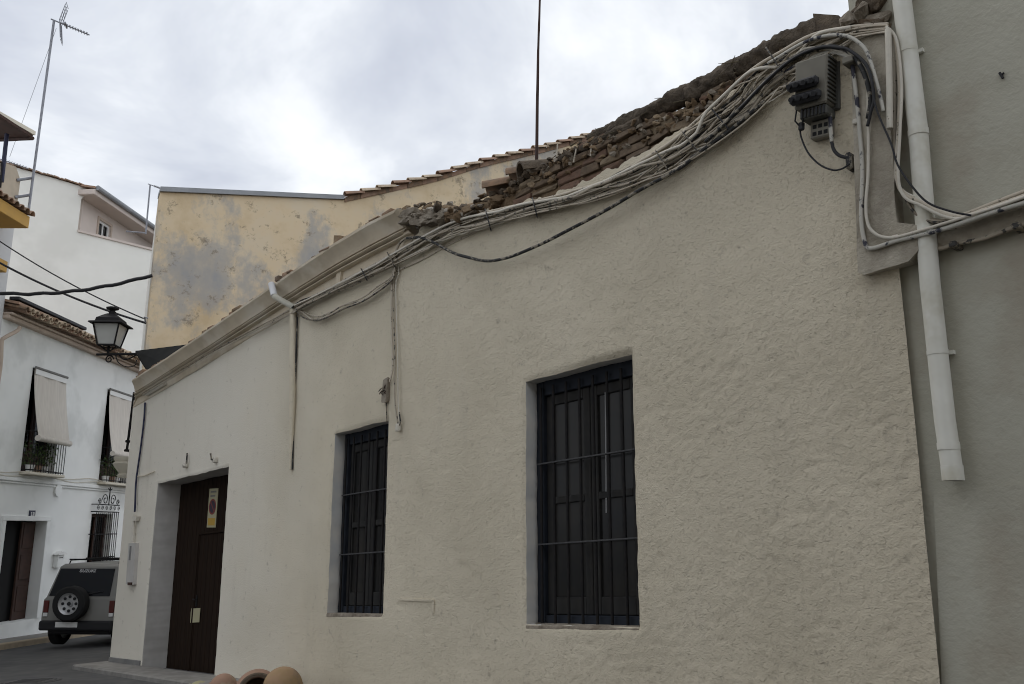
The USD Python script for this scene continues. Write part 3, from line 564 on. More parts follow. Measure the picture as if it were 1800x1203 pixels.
# door
s0, s1, t0, t1 = OPEN['door']; dd = 0.38
door = obj('door', cat(wbox(s0 - .02, s1 + .02, t0 - 0.1, t1 + 0.02, -dd - 0.08, -dd - 0.03)), m_door, house)
wk0, wk1 = W.uv(346, 1000, -dd)[0], s1 - 0.03; _q = W.uv(368, 935, -dd); wkt = _q[1] - SLOPE * _q[0] - 0.035
npl = 17; wdt = (s1 - s0) / npl
for k in range(npl):
    a0, a1 = s0 + k * wdt, s0 + (k + 1) * wdt
    if (a0 + a1) / 2 < wk0: obj('plank', wbox(a0 + .004, a1 - .004, t0, t1 - 0.01, -dd - .028, -dd, .004), m_door, door)
    else:
        obj('plank', wbox(a0 + .004, a1 - .004, wkt + .035, t1 - 0.01, -dd - .028, -dd, .004), m_door, door)
        obj('plank', wbox(a0 + .004, a1 - .004, t0, wkt, -dd - .028, -dd - .006, .004), m_door, door)
obj('wicket_frame', cat(wbox(wk0 - .035, wk0 + .012, t0, wkt + 0.04, -dd - .02, -dd + .016, .005), wbox(wk0 + .014, s1 - .01, wkt + 0.005, wkt + 0.035, -dd - .02, -dd + .014, .005)), m_door, door)
obj('door_handle', cat(wbox(wk0 + .05, wk0 + .09, 1.22, 1.38, -dd - .006, -dd + .006, .003), tube([W.to(wk0 + .07, 1.33 + SLOPE * wk0, -dd), W.to(wk0 + .07, 1.33 + SLOPE * wk0, -dd + .06), W.to(wk0 + .16, 1.33 + SLOPE * wk0, -dd + .06)], .009, 8)), m_iron, door)
# cracked edges of plaster patch low on the wall
obj('patch_edge', cat(W.quad([(700, 1052), (762, 1054), (762, 1058), (700, 1056)], -0.02, 0.006), W.quad([(759, 1056), (763, 1056), (762, 1078), (759, 1078)], -0.02, 0.006)), m_plaster, house)

# ------------------------------------------------------------------ the taller building on the right
RB = -0.045
rightb = thing('tall_building', 'tall plain grey-beige rendered building at the right with cement pilaster', 'building', W.to(S_R, gz(*W.to(S_R, 0, 0)[:2]), RB), WROT)
def right_face():
    us, vs = np.linspace(S_R - 0.18, 4.0, 145), np.linspace(-0.5, 10.5, 240)
    def fn(U, V):
        q = np.stack([U, V, U * 0], -1); return W.to(U, V, RB + 0.022 * (meshkit.fbm(q * 0.9, 3, 41) - 0.5) + 0.006 * (meshkit.fbm(q * 9, 3, 42) - 0.5))
    return grid(fn, us, vs)
obj('wall', right_face(), m_right, rightb, True)
obj('side_wall', W.box(S_R - 0.182, S_R + 0.25, 3.0, 10.5, -8.0, RB - 0.016), m_right, rightb)
obj('roof', W.box(S_R - 0.2, 4.0, 10.5, 10.7, -8.0, 0.3), m_right, rightb)
obj('lower_render', W.quad([(1641, 868), (1900, 838), (1900, 1500), (1668, 1500)], RB - 0.03, RB + 0.018), m_right, rightb)
# cement pilaster and band behind the cables
def rough_prism(px, o0, o1, seed, amp=0.02):
    uv = Polygon([W.uv(x, y, o1) for x, y in px]); b = uv.bounds
    m = trimesh.creation.extrude_polygon(uv, o1 - o0, engine='earcut')
    for _ in range(4): m = m.subdivide()
    v = np.array(m.vertices); q = np.stack([v[:, 0], v[:, 1], v[:, 2]], 1); v = v + amp * (np.stack([meshkit.fbm(q * 5 + i * 9, 4, seed + i) for i in range(3)], 1) - 0.5)
    return W.to(v[:, 0], v[:, 1], v[:, 2] + o0), np.array(m.faces)
obj('pilaster', rough_prism([(1493, 60), (1554, 55), (1566, 250), (1576, 392), (1612, 396), (1616, 440), (1598, 458), (1520, 482), (1508, 478), (1500, 250)], RB - 0.05, 0.075, 51, 0.03), m_cement, rightb)
obj('cable_ledge', rough_prism([(1617, 400), (1700, 384), (1860, 335), (1860, 378), (1720, 420), (1640, 436), (1618, 440)], RB - 0.05, RB + 0.05, 57, 0.012), m_cement, rightb)

obj('chip', cat(tube([W.at(1757, 128, RB + .012), W.at(1763, 138, RB + .012)], .008, 5), tube([W.at(1765, 128, RB + .012), W.at(1758, 134, RB + .012)], .006, 5)), m_black, rightb)
# drainpipe on the right wall
def pipe_run(px, r, o, n=10, sides=18): return tube(spline([W.at(x, y, o) for x, y in px], n), r, sides)
dp = thing('drainpipe', 'fat cream painted drainpipe running down the tall building, open at its foot', 'drainpipe', W.at(1675, 840, RB + .07), WROT)
obj('pipe', tube([W.at(1578, -60, RB + .075), W.at(1614, 232, RB + .075), W.at(1635, 500, RB + .075), W.at(1661, 740, RB + .075), W.at(1674, 828, RB + .075)], 0.058, 20), m_pvc, dp, 50)
for (x, y) in [(1614, 232), (1667, 782)]:
    p = W.at(x, y, RB + .075); obj('pipe_collar', tube([p + [0, 0, .012], p - [0, 0, .03]], 0.0615, 20), m_pvc, dp, 50)
pe = W.at(1674, 828, RB + .075)
obj('outlet', lathe([(.059, .03), (.0600, .028), (.0600, -.055), (.055, -.055), (.054, .0), (.001, .0)], pe, 22), m_pvc, dp, 50)
for (x, y) in [(1596, 90), (1648, 620)]:
    p = W.at(x, y, RB + .075); obj('pipe_bracket', cat(tube([p + [0, 0, .014], p - [0, 0, .014]], 0.0605, 20), W.box(*(lambda c: (c[0] - .075, c[0] + .075, c[1] - .012, c[1] + .012))(W.uv(x, y, RB + .075)), RB - .02, RB + .03)), m_pvc, dp, 50)

# ------------------------------------------------------------------ downpipe on the low house
g = thing('rain_spout', 'short white elbow spout and cream downpipe under the cornice left of the windows', 'downpipe', W.at(515, 830, 0.04), WROT)
obj('spout', tube([W.at(477, 499, 0.27), W.at(482, 520, 0.27)], 0.042, 14), m_pvcwhite, g, 50)
obj('diagonal_pipe', tube(spline([W.at(482, 519, 0.27), W.at(487, 524, 0.24), W.at(516, 540, 0.06)], 4), 0.038, 14), m_pvc, g, 50)
obj('pipe', tube([W.at(515, 545, 0.05), W.at(514, 700, 0.045), W.at(511, 826, 0.02)], [0.042, 0.040, 0.02], 14), m_plaster, g, 50)
single('cable', tube(spline([W.at(523, 552, 0.03), W.at(520, 640, 0.025), W.at(516, 740, 0.02), W.at(514, 826, 0.015)], 8), 0.010, 6), m_darkcable, 'thin dark line running straight down beside the cream downpipe of the low house', 'cable', smooth=True)  # thin dark tube along the right edge of the downpipe

# ------------------------------------------------------------------ the cable bundle on the wall head
BC = np.array([(1562, 50, 7), (1500, 60, 12), (1440, 84, 24), (1390, 118, 30), (1340, 150, 31), (1290, 193, 29), (1240, 234, 25), (1190, 270, 21), (1130, 303, 18), (1060, 333, 14), (1000, 352, 12), (930, 368, 11), (850, 389, 13), (800, 403, 12), (760, 421, 11), (700, 452, 9), (640, 483, 8), (580, 512, 7), (520, 541, 6), (450, 578, 5), (380, 616, 4), (300, 663, 3), (250, 693, 3)], float)
cr = random.Random(21)
def bundle_strand(i0, i1, seed, f0, r, o0):
    p = spline(BC[i0:i1 + 1], 5); t = np.gradient(p[:, :2], axis=0); t /= np.linalg.norm(t, axis=1, keepdims=True); nrm = np.stack([-t[:, 1], t[:, 0]], 1)
    x = np.arange(len(p)) * 0.11; lat = f0 + 0.75 * (meshkit.fbm(np.stack([x, x * 0, x * 0], 1) + seed, 2, seed) - 0.5) * 2 + 0.22 * (meshkit.noise(np.stack([x * 6, x * 0, x * 0], 1) + seed, seed + 3) - 0.5)
    px = p[:, :2] + nrm * (np.clip(lat, -1.05, 1.05) * p[:, 2])[:, None]; oo = o0 + 0.03 * (meshkit.fbm(np.stack([x * 1.3, x * 0, x * 0], 1) + seed * 3, 2, seed + 5) - 0.5)
    return tube(np.array([W.at(a, b, c) for (a, b), c in zip(px, oo)]), r, 7)
GB = 'cables of the bundle along the wall head'
for k in range(26):
    f0 = -1 + 2 * (k + 0.5) / 26; i0 = 0 if k % 3 else 1; i1 = cr.choice([10, 11, 12, 13, 14, 14, 18, 22]) if k % 4 else cr.choice([18, 22])
    mi = cr.choice([0, 0, 0, 1, 1, 1, 2, 2, 3, 4]); i1 = min(i1, 10) if mi == 4 else i1; mi = (0 if k % 2 else 1) if i1 > 12 and mi == 2 else mi; w_ = ('beige painted', 'tan', 'dark worn brown', 'pale', 'nearly bare black')[mi]
    single('bundle_cable', bundle_strand(i0, i1, 100 + k, f0, cr.choice([.005, .006, .007, .008, .010, .013]), cr.uniform(0.03, 0.10)), (m_cable + [m_darkcable])[mi],
           'one of the ' + w_ + ' cables packed in the thick bundle sagging below the bricks', 'cable', w_ + ' ' + GB, True)
def wcable(px, r, o, mat, label, group=None, name='cable', n=7, sides=8):
    oo = np.broadcast_to(o, len(px)); return single(name, tube(spline([W.at(x, y, q) for (x, y), q in zip(px, oo)], n), r, sides), mat, label, 'cable', group, True)
# arch of thick cables bending down at the corner
arch = [(1240, 250), (1300, 192), (1350, 140), (1395, 103), (1440, 84), (1475, 84)]
wcable(arch + [(1500, 98), (1520, 132), (1530, 175), (1526, 208)], .016, .12, m_darkcable, 'dark half-bare cable arching over the grey terminal box and hooking down at the pilaster', n=8)
wcable(arch[1:] + [(1495, 90), (1525, 118), (1536, 170), (1530, 200), (1525, 222)], .011, .135, m_black, 'black cable bending steeply down beside the pilaster top')
wcable([(1365, 140), (1395, 118), (1430, 100), (1462, 92), (1485, 98), (1497, 112), (1503, 150), (1510, 217), (1516, 300), (1514, 380), (1520, 425), (1532, 437), (1578, 423), (1655, 404), (1753, 371), (1840, 346)], .014, .09, m_peel, 'thick white cable with peeling paint turning along the ledge, leftmost at the pilaster', n=8, sides=10)
wcable([(1395, 100), (1420, 85), (1470, 88), (1505, 105), (1523, 128), (1526, 200), (1526, 300), (1522, 360), (1526, 395), (1540, 412), (1560, 418), (1585, 415), (1660, 393), (1763, 360), (1840, 332)], .010, .10, m_cable[3], 'pale smooth cable dropping down the middle of the cement pilaster')
wcable([(1350, 112), (1420, 72), (1480, 62), (1515, 80), (1530, 108), (1545, 160), (1553, 196)], .012, .12, m_peel, 'slanting white peeling conduit stub crossing the pilaster top')
wcable([(1561, 52), (1563, 120), (1564, 226)], .020, .11, m_cable[3], 'straight pale conduit with an open end hanging at the building corner', n=4, sides=12)
wcable([(1556, 48), (1570, 70), (1573, 160), (1571, 250), (1570, 330), (1568, 378), (1572, 400), (1586, 404), (1610, 398), (1640, 391), (1690, 379), (1760, 352), (1840, 322)], .012, .03, m_cable[0], 'thick beige cable with a rounded bend at its foot beside the pilaster edge', n=8, sides=10)
for k, dx in enumerate((0, 4, 8)):
    wcable([(1558, 46 + k), (1572 + dx * .5, 72), (1580 + dx * .6, 150), (1578 + dx * .5, 230), (1575 + dx * .5, 312), (1590, 338 + dx), (1618, 350 + dx * 1.4), (1660, 373 + dx), (1695, 379 + dx * .6), (1730, 368 + dx * .4), (1790, 347 + dx * .3), (1840, 328 + dx)], ( .009, .013, .010)[k], .07 + .012 * k, m_cable[(3, 0, 3)[k]],
           ('thin cream cable nearest the pilaster in the set fanning out over the drainpipe', 'middle beige cable of the set fanning out over the drainpipe', 'thin cream cable nearest the drainpipe, topmost of the set fanning out over it')[k])
for k in range(3):
    wcable([(1575, 318), (1592, 342 + 4 * k), (1610, 366 + 5 * k), (1640, 385 + 3 * k), (1690, 388 - k), (1760, 366 - 2 * k), (1840, 340 - 2 * k)], .009, .05 + .012 * k, m_cable[(1, 0, 2)[k]], ('tan', 'beige', 'worn brown')[k] + ' cable looping low across the drainpipe below the tie', n=8)
wcable([(1578, 421), (1620, 410), (1680, 400), (1740, 379), (1840, 352)], .009, .02, m_cable[0], 'lowest beige cable lying on the ledge right of the drainpipe')
wcable([(1532, 140), (1540, 190), (1566, 252), (1578, 290), (1604, 329), (1632, 357), (1672, 372), (1707, 379)], .0065, .16, m_black, 'thin black cable slanting from the pilaster across the drainpipe to the ledge')
wcable([(1599, 457), (1604, 447), (1616, 440), (1655, 437), (1676, 430), (1730, 419), (1786, 399), (1840, 386)], .013, RB + .06, m_cable[1], 'single brownish cable below the ledge looping around the drainpipe')
# lower loops
wcable([(715, 419), (738, 418), (760, 425), (793, 443), (820, 452), (855, 459), (885, 455), (915, 445), (960, 425), (993, 408), (1063, 371), (1127, 333), (1192, 298), (1230, 268), (1285, 228), (1345, 178)], .015, .10, m_darkcable, 'long half-black cable hanging in a loop below the bundle over the bare plaster', n=8)
wcable([(692, 479), (743, 456), (790, 430), (851, 402)], .011, .02, m_cable[0], 'straight beige conduit clipped below the bundle right of the vertical cables', n=5)
wcable([(694, 478), (697, 440), (712, 420), (740, 417)], .014, .07, m_cable[1], 'short tan cable bending up over the vertical cables to the loop')
lp = [(517, 536), (533, 552), (552, 561), (571, 557), (603, 541), (638, 528), (664, 509), (687, 493), (694, 477)]
for k in range(4):
    wcable([(x + cr.uniform(-2, 2), y + k * 2.6 - 4 + cr.uniform(-2, 2)) for x, y in lp], .009, .04 + .01 * k, m_cable[(0, 1, 0, 2)[k]], 'one of the drooping beige cables in the slack loop between downpipe and vertical cables', 'cables of the slack loop')
wcable([(513, 541), (530, 528), (560, 519), (600, 503), (640, 481), (690, 455)], .008, .09, m_darkcable, 'thin dark wire stretched above the slack loop under the cornice')
for k, dx in enumerate((-4, 0, 5)):
    wcable([(694 + dx, 462), (696 + dx, 480), (692 + dx * .8, 500), (692 + dx, 560), (694 + dx, 620), (694 + dx * (1 if k < 2 else 1.2), 650 if k == 0 else 700)] + ([(685, 672)] if k == 0 else [(700 + dx * .4, 748)]), .010 - .002 * k, .035, m_cable[(0, 1, 3)[k]],
           ('beige cable falling from the bundle to the broken junction left of the vertical run', 'tan cable, middle of the vertical run above the smaller window', 'pale cable at the right of the vertical run above the smaller window')[k], n=6)
wcable([(679, 705), (680, 742)], .006, .02, m_cable[2], 'short wire between the broken junction and the smaller window', n=3)
wcable([(255, 708), (253, 740), (247, 790), (242, 825), (239, 850), (237, 900)], .016, .03, m_navy, 'dark blue cable running down the far corner of the low house', n=6)
wcable([(240, 838), (255, 836), (271, 829)], .009, .02, m_plaster, 'short plastered-over cable branching right from the dark blue corner cable', n=4)
# fittings
def fit(name, m, mat, label, c, group=None): return single(name, m, mat, label, c, group)
for k, (x, y, w_, l) in enumerate([(1365, 112, 34, 'left of the terminal box top'), (1268, 212, 30, 'where the loop cable leaves the bundle'), (1165, 285, 24, 'under the middle of the brickwork'), (858, 387, 20, 'right below the loose clay tiles'), (688, 458, 16, 'at the top of the vertical cables'), (940, 365, 18, 'below the foot of the rusty pole'), (1215, 252, 26, 'just above the upper end of the loop cable'), (640, 483, 12, 'under the cornice between downpipe and vertical cables')]):
    i = np.argmin(abs(BC[:, 0] - x)); d = BC[max(i - 1, 0), :2] - BC[min(i + 1, len(BC) - 1), :2]; d /= np.linalg.norm(d); nn = np.array([-d[1], d[0]])
    ang = np.linspace(0, 2 * np.pi, 15); pts = [W.at(x + nn[0] * w_ * math.cos(q), y + nn[1] * w_ * math.cos(q), 0.065 + 0.065 * math.sin(q)) for q in ang]
    single('cable_tie', tube(np.array(pts), 0.006, 5, False), m_black if k % 2 else m_cable[2], 'narrow tie around the cable bundle ' + l, 'cable tie', 'ties around the cable bundle')
for k, (x, y, l) in enumerate([(1578, 421, 'pale cable clip at the bend beside the foot of the pilaster'), (1757, 362, 'pale cable clip on the ledge right of the drainpipe'), (1676, 430, 'small brownish clip holding the single cable nearest the drainpipe'), (1787, 398, 'small brownish clip holding the single cable near the right edge'), (1509, 217, 'pale saddle clip on the peeling white cable at the pilaster')]):
    c = W.uv(x, y, .05); fit('cable_clip', W.box(c[0] - .022, c[0] + .022, c[1] - .018, c[1] + .018, RB - .02, .10 if k in (0, 4) else (.05 if k == 1 else RB + .115), .006), m_cable[3] if k in (0, 1, 4) else m_cable[2], l, 'clip')
jn = thing('broken_junction', 'broken rusty junction with frayed wires above the corner of the smaller window', 'junction box', W.at(679, 686, 0), WROT)
c = W.uv(679, 686, 0.02); obj('base', W.box(c[0] - .045, c[0] + .045, c[1] - .13, c[1] + .12, -0.01, .045, .012, .008), m_rubble, jn)
for k in range(6):
    p = W.to(c[0] + cr.uniform(-.03, .03), c[1] + cr.uniform(-.08, .07), .03); e = p + A * cr.uniform(-.09, .07) + N * cr.uniform(.01, .07) + np.array([0, 0, cr.uniform(-.06, .08)])
    obj('frayed_wire', tube([p, (p + e) / 2 + N * .02, e], .006, 5), m_wood_dark if k % 2 else m_cable[2], jn)
fe = thing('cable_end', 'pale insulated cable end at the foot of the vertical run beside the smaller window', 'cable end', W.at(701, 752, 0), WROT)
obj('cap', stone(W.at(700, 752, .03), (.035, .035, .05), 3, 2, .3), m_cable[3], fe, 30); obj('wire', tube([W.at(702, 725, .03), W.at(704, 742, .04), W.at(701, 752, .03)], .008, 6), m_darkcable, fe)

# grey terminal box
bc = W.uv(1437, 172, 0.10); u, v = bc
tb = thing('terminal_box', 'grey cable terminal box with rows of black glands under the arching cables', 'junction box', W.to(u, v, 0), WROT)
def tilt(m, ang=0.10):
    V = np.array(m[0]); q = V - W.to(u, v, 0); a_, z_ = q @ A, q[:, 2]; n_ = q @ N
    return W.to(u + a_ * math.cos(ang) + z_ * math.sin(ang), v - a_ * math.sin(ang) + z_ * math.cos(ang), n_), m[1]
T_ = lambda *a: tilt(W.box(*a))
obj('body', T_(u - .135, u + .10, v - .08, v + .27, 0.02, .17, .012), m_boxtan, tb)
obj('back_plate', T_(u - .10, u + .135, v - .10, v + .25, -0.02, .055, .01), m_boxgrey, tb)
obj('lower_body', T_(u - .10, u + .095, v - .155, v - .083, .02, .155, .01), m_boxgrey, tb)
obj('bottom_plate', T_(u - .055, u + .09, v - .285, v - .158, .02, .09, .01), m_boxtan, tb)
for row, (zz, dx) in enumerate(((.085, -.02), (-.015, 0.0))):
    obj('gland_block', T_(u - .15 + dx, u + .075 + dx, v + zz - .045, v + zz + .03, .171, .225, .02), m_black, tb)
    for k in range(4):
        p = W.to(u - .12 + dx + k * .055, v + zz - .01, .225); q = tube([p - N * .004, p + N * .022 + np.array([0, 0, -.012])], .017, 10); obj('gland', tilt(q), m_black, tb, 50)
for k in range(11): obj('rib', T_(u + .101, u + .112, v - .06 + k * .03, v - .045 + k * .03, .05, .165, .003), m_boxgrey, tb)
for k in range(7): obj('fin', T_(u - .085 + k * .026, u - .073 + k * .026, v - .15, v - .09, .156, .166, .002), m_black, tb)
for k in range(6): obj('slot', T_(u - .035 + (k % 3) * .04, u - .008 + (k % 3) * .04, v - .265 + (k // 3) * .05, v - .238 + (k // 3) * .05, .0905, .0925), m_dark, tb)
obj('hanging_plug', tilt(cat(W.box(u - .125, u - .085, v - .215, v - .155, .10, .13, .008), tube([W.to(u - .12, v - .08, .16), W.to(u - .135, v - .15, .15), W.to(u - .11, v - .19, .12)], .006, 6), tube([W.to(u - .08, v - .08, .16), W.to(u - .075, v - .15, .15), W.to(u - .10, v - .19, .12)], .006, 6))), m_black, tb)
wcable([(1459, 200), (1460, 222), (1462, 250)], .014, .08, m_peel, 'white sleeve of the cable leaving the terminal box downwards', n=4)
wcable([(1462, 250), (1466, 264), (1476, 274), (1492, 278)], .012, .08, m_black, 'short black cable curving from the white sleeve to the pilaster', n=6)
wcable([(1406, 218), (1408, 240), (1420, 268), (1440, 289), (1463, 299), (1480, 297), (1494, 288)], .0065, .10, m_black, 'thin black wire looping under the terminal box', n=8)
fit('cable_clip', W.box(*(lambda c: (c[0] - .02, c[0] + .02, c[1] - .07, c[1] + .05))(W.uv(1494, 282, .06)), 0.0, .09, .01), m_darkcable, 'black clamp on the pilaster edge where the loops below the terminal box end', 'clip')
fit('cable_clip', W.box(*(lambda c: (c[0] - .04, c[0] + .03, c[1] - .025, c[1] + .025))(W.uv(1492, 106, .13)), 0.05, .15, .008), m_boxtan, 'beige clamp block on the thick white cable right of the terminal box top', 'clip')

# things on the wall by the door
sg = thing('no_parking_sign', 'tall narrow no parking sign with red ring and yellow foot on the brown door', 'sign', W.at(372, 893, -dd), WROT)
q = [W.uv(x, y, -dd + .012) for x, y in ((368.5, 861), (383.5, 857), (378, 926), (362, 929))]
su0, su1 = (q[0][0] + q[3][0]) / 2, (q[1][0] + q[2][0]) / 2; sv0, sv1 = (q[2][1] + q[3][1]) / 2, (q[0][1] + q[1][1]) / 2; sh_ = sv1 - sv0; sw = su1 - su0
obj('plate', W.box(su0, su1, sv0, sv1, -dd + .001, -dd + .008), m_signcream, sg)
obj('yellow_panel', W.box(su0 + .03, su1 - .03, sv0 + .03, sv0 + sh_ * .24, -dd + .008, -dd + .010), m_signyellow, sg)
cu, cv, cr_ = (su0 + su1) / 2, sv0 + sh_ * .53, sw * .40
def disc(cu, cv, ru, rv, o0, o1, ri=0.0):
    an = np.linspace(0, 2 * np.pi, 40, endpoint=False); p = Polygon(np.stack([cu + ru * np.cos(an), cv + rv * np.sin(an)], 1))
    if ri: p = p.difference(Polygon(np.stack([cu + ru * ri * np.cos(an), cv + rv * ri * np.sin(an)], 1)))
    return W.prism(p, o0, o1)
obj('blue_disc', disc(cu, cv, cr_, min(cr_, sh_ * .24), -dd + .008, -dd + .0095), m_signblue, sg)
obj('red_ring', disc(cu, cv, cr_, min(cr_, sh_ * .24), -dd + .0097, -dd + .011, .78), m_signred, sg)
d_ = cr_ * .7; obj('red_bar', W.prism([(cu - d_, cv + d_ * .9), (cu - d_ * .75, cv + d_), (cu + d_, cv - d_ * .9), (cu + d_ * .75, cv - d_)], -dd + .0097, -dd + .0108), m_signred, sg)
for k in range(2): obj('lettering_line', W.box(su0 + .05, su1 - .05 - .03 * k, sv1 - .06 - k * .06, sv1 - .035 - k * .06, -dd + .008, -dd + .0095), m_plinth, sg)
single('paper_notice', W.quad([(336, 1070), (352, 1069), (350, 1094), (334, 1095)], -dd + .008, -dd + .011), m_signcream, 'small white paper notice fixed on the brown door', 'notice')
for k, ((x, y), l) in enumerate((((326, 818), 'rusty hook and dowel left above the brown door'), ((379, 809), 'white chipped hook right above the brown door'))):
    h = thing('wall_hook', l, 'hook', W.at(x, y, 0), WROT)
    p = W.at(x, y, 0.0); obj('plug', stone(W.at(x, y, .01), (.05, .05, .045), k + 4, 2, .5), m_cable[3], h, 30)
    obj('rod', tube([p, p + N * .07 + A * .02, p + N * .08 + np.array([0, 0, .09])] if k else [W.at(329, 797, .015), W.at(328, 815, .03)], .012, 6), m_darkcable, h)
mb = thing('meter_cover', 'narrow beige meter cover with conduit at the far corner of the low house', 'meter box', W.at(231, 990, 0), WROT)
obj('cover', W.quad([(226, 955), (238, 955), (234, 1028), (221, 1027)], -0.01, .05), m_doorreveal, mb); obj('slit', W.quad([(228, 960), (231, 960), (229, 985), (226, 985)], .05, .053), m_plinth, mb)
obj('conduit', tube([W.at(233, 953, .03), W.at(236, 905, .03)], .02, 8), m_cable[3], mb); obj('conduit_mouth', W.quad([(232, 908), (240, 908), (238, 916), (233, 916)], 0.0, .06), m_cable[3], mb)
obj('latch', W.quad([(224, 1024), (231, 1024), (230, 1029), (224, 1029)], .05, .065), m_wood_dark, mb)

# ------------------------------------------------------------------ house row added out of view to shade the street
opp = thing('added_shade_row', 'added tan rendered two storey house row behind the viewer, out of view, shading the street', 'house', W.to(2, 0, 8.2), WROT)
oz = lambda s_: float(SLOPE * s_)
of = sbox(-4.5, -1.5, 13, 8.2)
ow = [sbox(u_, v_, u_ + 1.1, v_ + h_) for u_ in (-2.5, .5, 4.5, 8.5) for v_, h_ in ((1.3, 1.6), (4.4, 2.0))]
for q_ in ow: of = of.difference(q_)
obj('wall', W.prism(of, 8.2, 8.6), m_tanwall, opp)
for q_ in ow: obj('window', W.prism(q_, 8.35, 8.4), m_sash, opp)
obj('eave', W.box(-4.6, 13.1, 8.202, 8.4, 7.8, 8.7, .02), m_terra, opp)
obj('end_wall', W.box(-4.5, -4.2, -1.5, 8.2, 8.602, 15), m_white_far, opp)

# ------------------------------------------------------------------ terracotta pots at the wall foot
def pot(x, y, o, r, h, mat, label, lying=None, name='terracotta_pot'):
    c = W.at(x, y, o)
    b = c.copy(); b[2] = gz(b[0], b[1])
    H = c[2] - b[2]
    t = thing(name, label, 'pot', b, 0)
    if lying is None:                                           # standing, shoulders and narrow covered neck: rounded top
        pr = [(0.001, 0), (r * .6, 0), (r * .66, H * .05), (r * .85, H * .3), (r, H - r * 1.1)] + [(r * math.cos(q) + .001, H - r + r * math.sin(q)) for q in np.linspace(0, math.pi / 2, 10)]
        obj('body', lathe(pr, b, 32), mat, t, 50)
        obj('rim_band', lathe([(r * .9, H * .50), (r * 1.02, H * .51), (r * 1.02, H * .54), (r * .9, H * .55)], b, 32), mat, t, 50)
    return t
pot(351, 1197, 0.45, 0.14, 0, m_pot[2], 'small mossy pot lowest and leftmost of the row at the wall foot')
pot(394, 1184, 0.50, 0.155, 0, m_pot[0], 'pinkish clay pot second from the left at the wall foot')
pot(499, 1172, 0.55, 0.20, 0, m_pot[1], 'large ochre clay pot, rightmost and tallest at the wall foot')
jm = W.at(452, 1210, 0.62); jb = jm.copy(); jb[2] = gz(*jb[:2])
jt = thing('terracotta_jar', 'dark clay jar lying with its open mouth towards the street between the pots', 'jar', jb, 0)
ja = EYE * [1, 1, 0] - jm * [1, 1, 0]; ja = ja / np.linalg.norm(ja) * np.array([1, 1, 0]) + np.array([0, 0, .12])
obj('body', lathe([(.001, -.55), (.12, -.55), (.20, -.4), (.235, -.22), (.22, -.08), (.175, -.02), (.18, 0.02), (.165, .025), (.15, 0.0), (.17, -.1), (.19, -.25), (.12, -.5), (.001, -.5)], jm - [0, 0, .05], 32, ja), m_pot[0], jt, 50)
obj('collar', lathe([(.178, -.005), (.20, .0), (.205, .02), (.19, .032), (.165, .026)], jm - [0, 0, .05], 32, ja), m_darkrubble, jt, 50)
obj('stand', hull(np.array([[jb[0] + dx, jb[1] + dy, z] for dx in (-.16, .16) for dy in (-.16, .16) for z in (jb[2] - .01, jm[2] - .27)])), m_cement, jt)

# ------------------------------------------------------------------ yellow house behind
yh = thing('yellow_house', 'weathered yellow rendered house wall with grey stains rising behind the cornice', 'house', YF.at(262, 600) * [1, 1, 0], math.atan2(YF.a[1], YF.a[0]))
ypx = [(252, 660), (282, 338), (420, 344), (605, 352), (760, 318), (850, 290), (960, 264), (1080, 232), (1250, 190)]
yuv = [YF.uv(*p) for p in ypx]; ub = yuv[-1][0]
poly = [(yuv[0][0], -2.0)] + [tuple(q) for q in yuv[1:]] + [(ub + 1, yuv[-1][1] + .1), (ub + 1, -2.0)]
poly[0] = (yuv[1][0] - 0.02, -2.0)
obj('wall', YF.prism(poly, -0.4, 0.0), m_yellow_wall, yh)
_c = YF.to(yuv[1][0], 0, -.403); _d = (_c - EYE) * [1, 1, 0]; _d /= np.linalg.norm(_d); _d = _d + 0.01 * np.array([-_d[1], _d[0], 0]); _p = np.array([_c, _c + _d * 7, _c + _d * 7 + YF.a * .3, _c + YF.a * .3])
obj('street_wall', hull(np.vstack([_p * [1, 1, 0] - [0, 0, 2], _p * [1, 1, 0] + [0, 0, yuv[1][1] - .1]])), m_white_far, yh)
for (p, q) in zip(yuv[1:3], yuv[2:4]):
    obj('coping_sheet', YF.prism([(p[0] - .01, p[1] + .003), (q[0] - .012, q[1] + .003), (q[0] - .012, q[1] + .10), (p[0] - .01, p[1] + .10)], -0.42, 0.05), m_zinc, yh)
us = np.arange(yuv[3][0], ub, 0.36); yx = np.array(yuv)
tr = random.Random(9)
for i, uu in enumerate(us):
    z = np.interp(uu, yx[1:, 0], yx[1:, 1]); z2 = np.interp(uu + .36, yx[1:, 0], yx[1:, 1]); dz = z2 - z
    c = YF.to(uu, z + 0.10 + tr.uniform(-.015, .015), 0.03); d = YF.a * .36 + np.array([0, 0, dz - .055])
    barrel(c, d, 0.44, 0.11, .018, m_pale_tile if i % 3 else m_terra, yh, 'verge_tile', sag=.8)
    obj('verge_brick', YF.prism([(uu + .003, z - .05), (uu + .357, z2 - .05), (uu + .357, z2 + .055), (uu + .003, z + .055)], -.3, .03 + tr.uniform(-.012, .012)), m_terra if i % 2 else m_oldtile, yh)

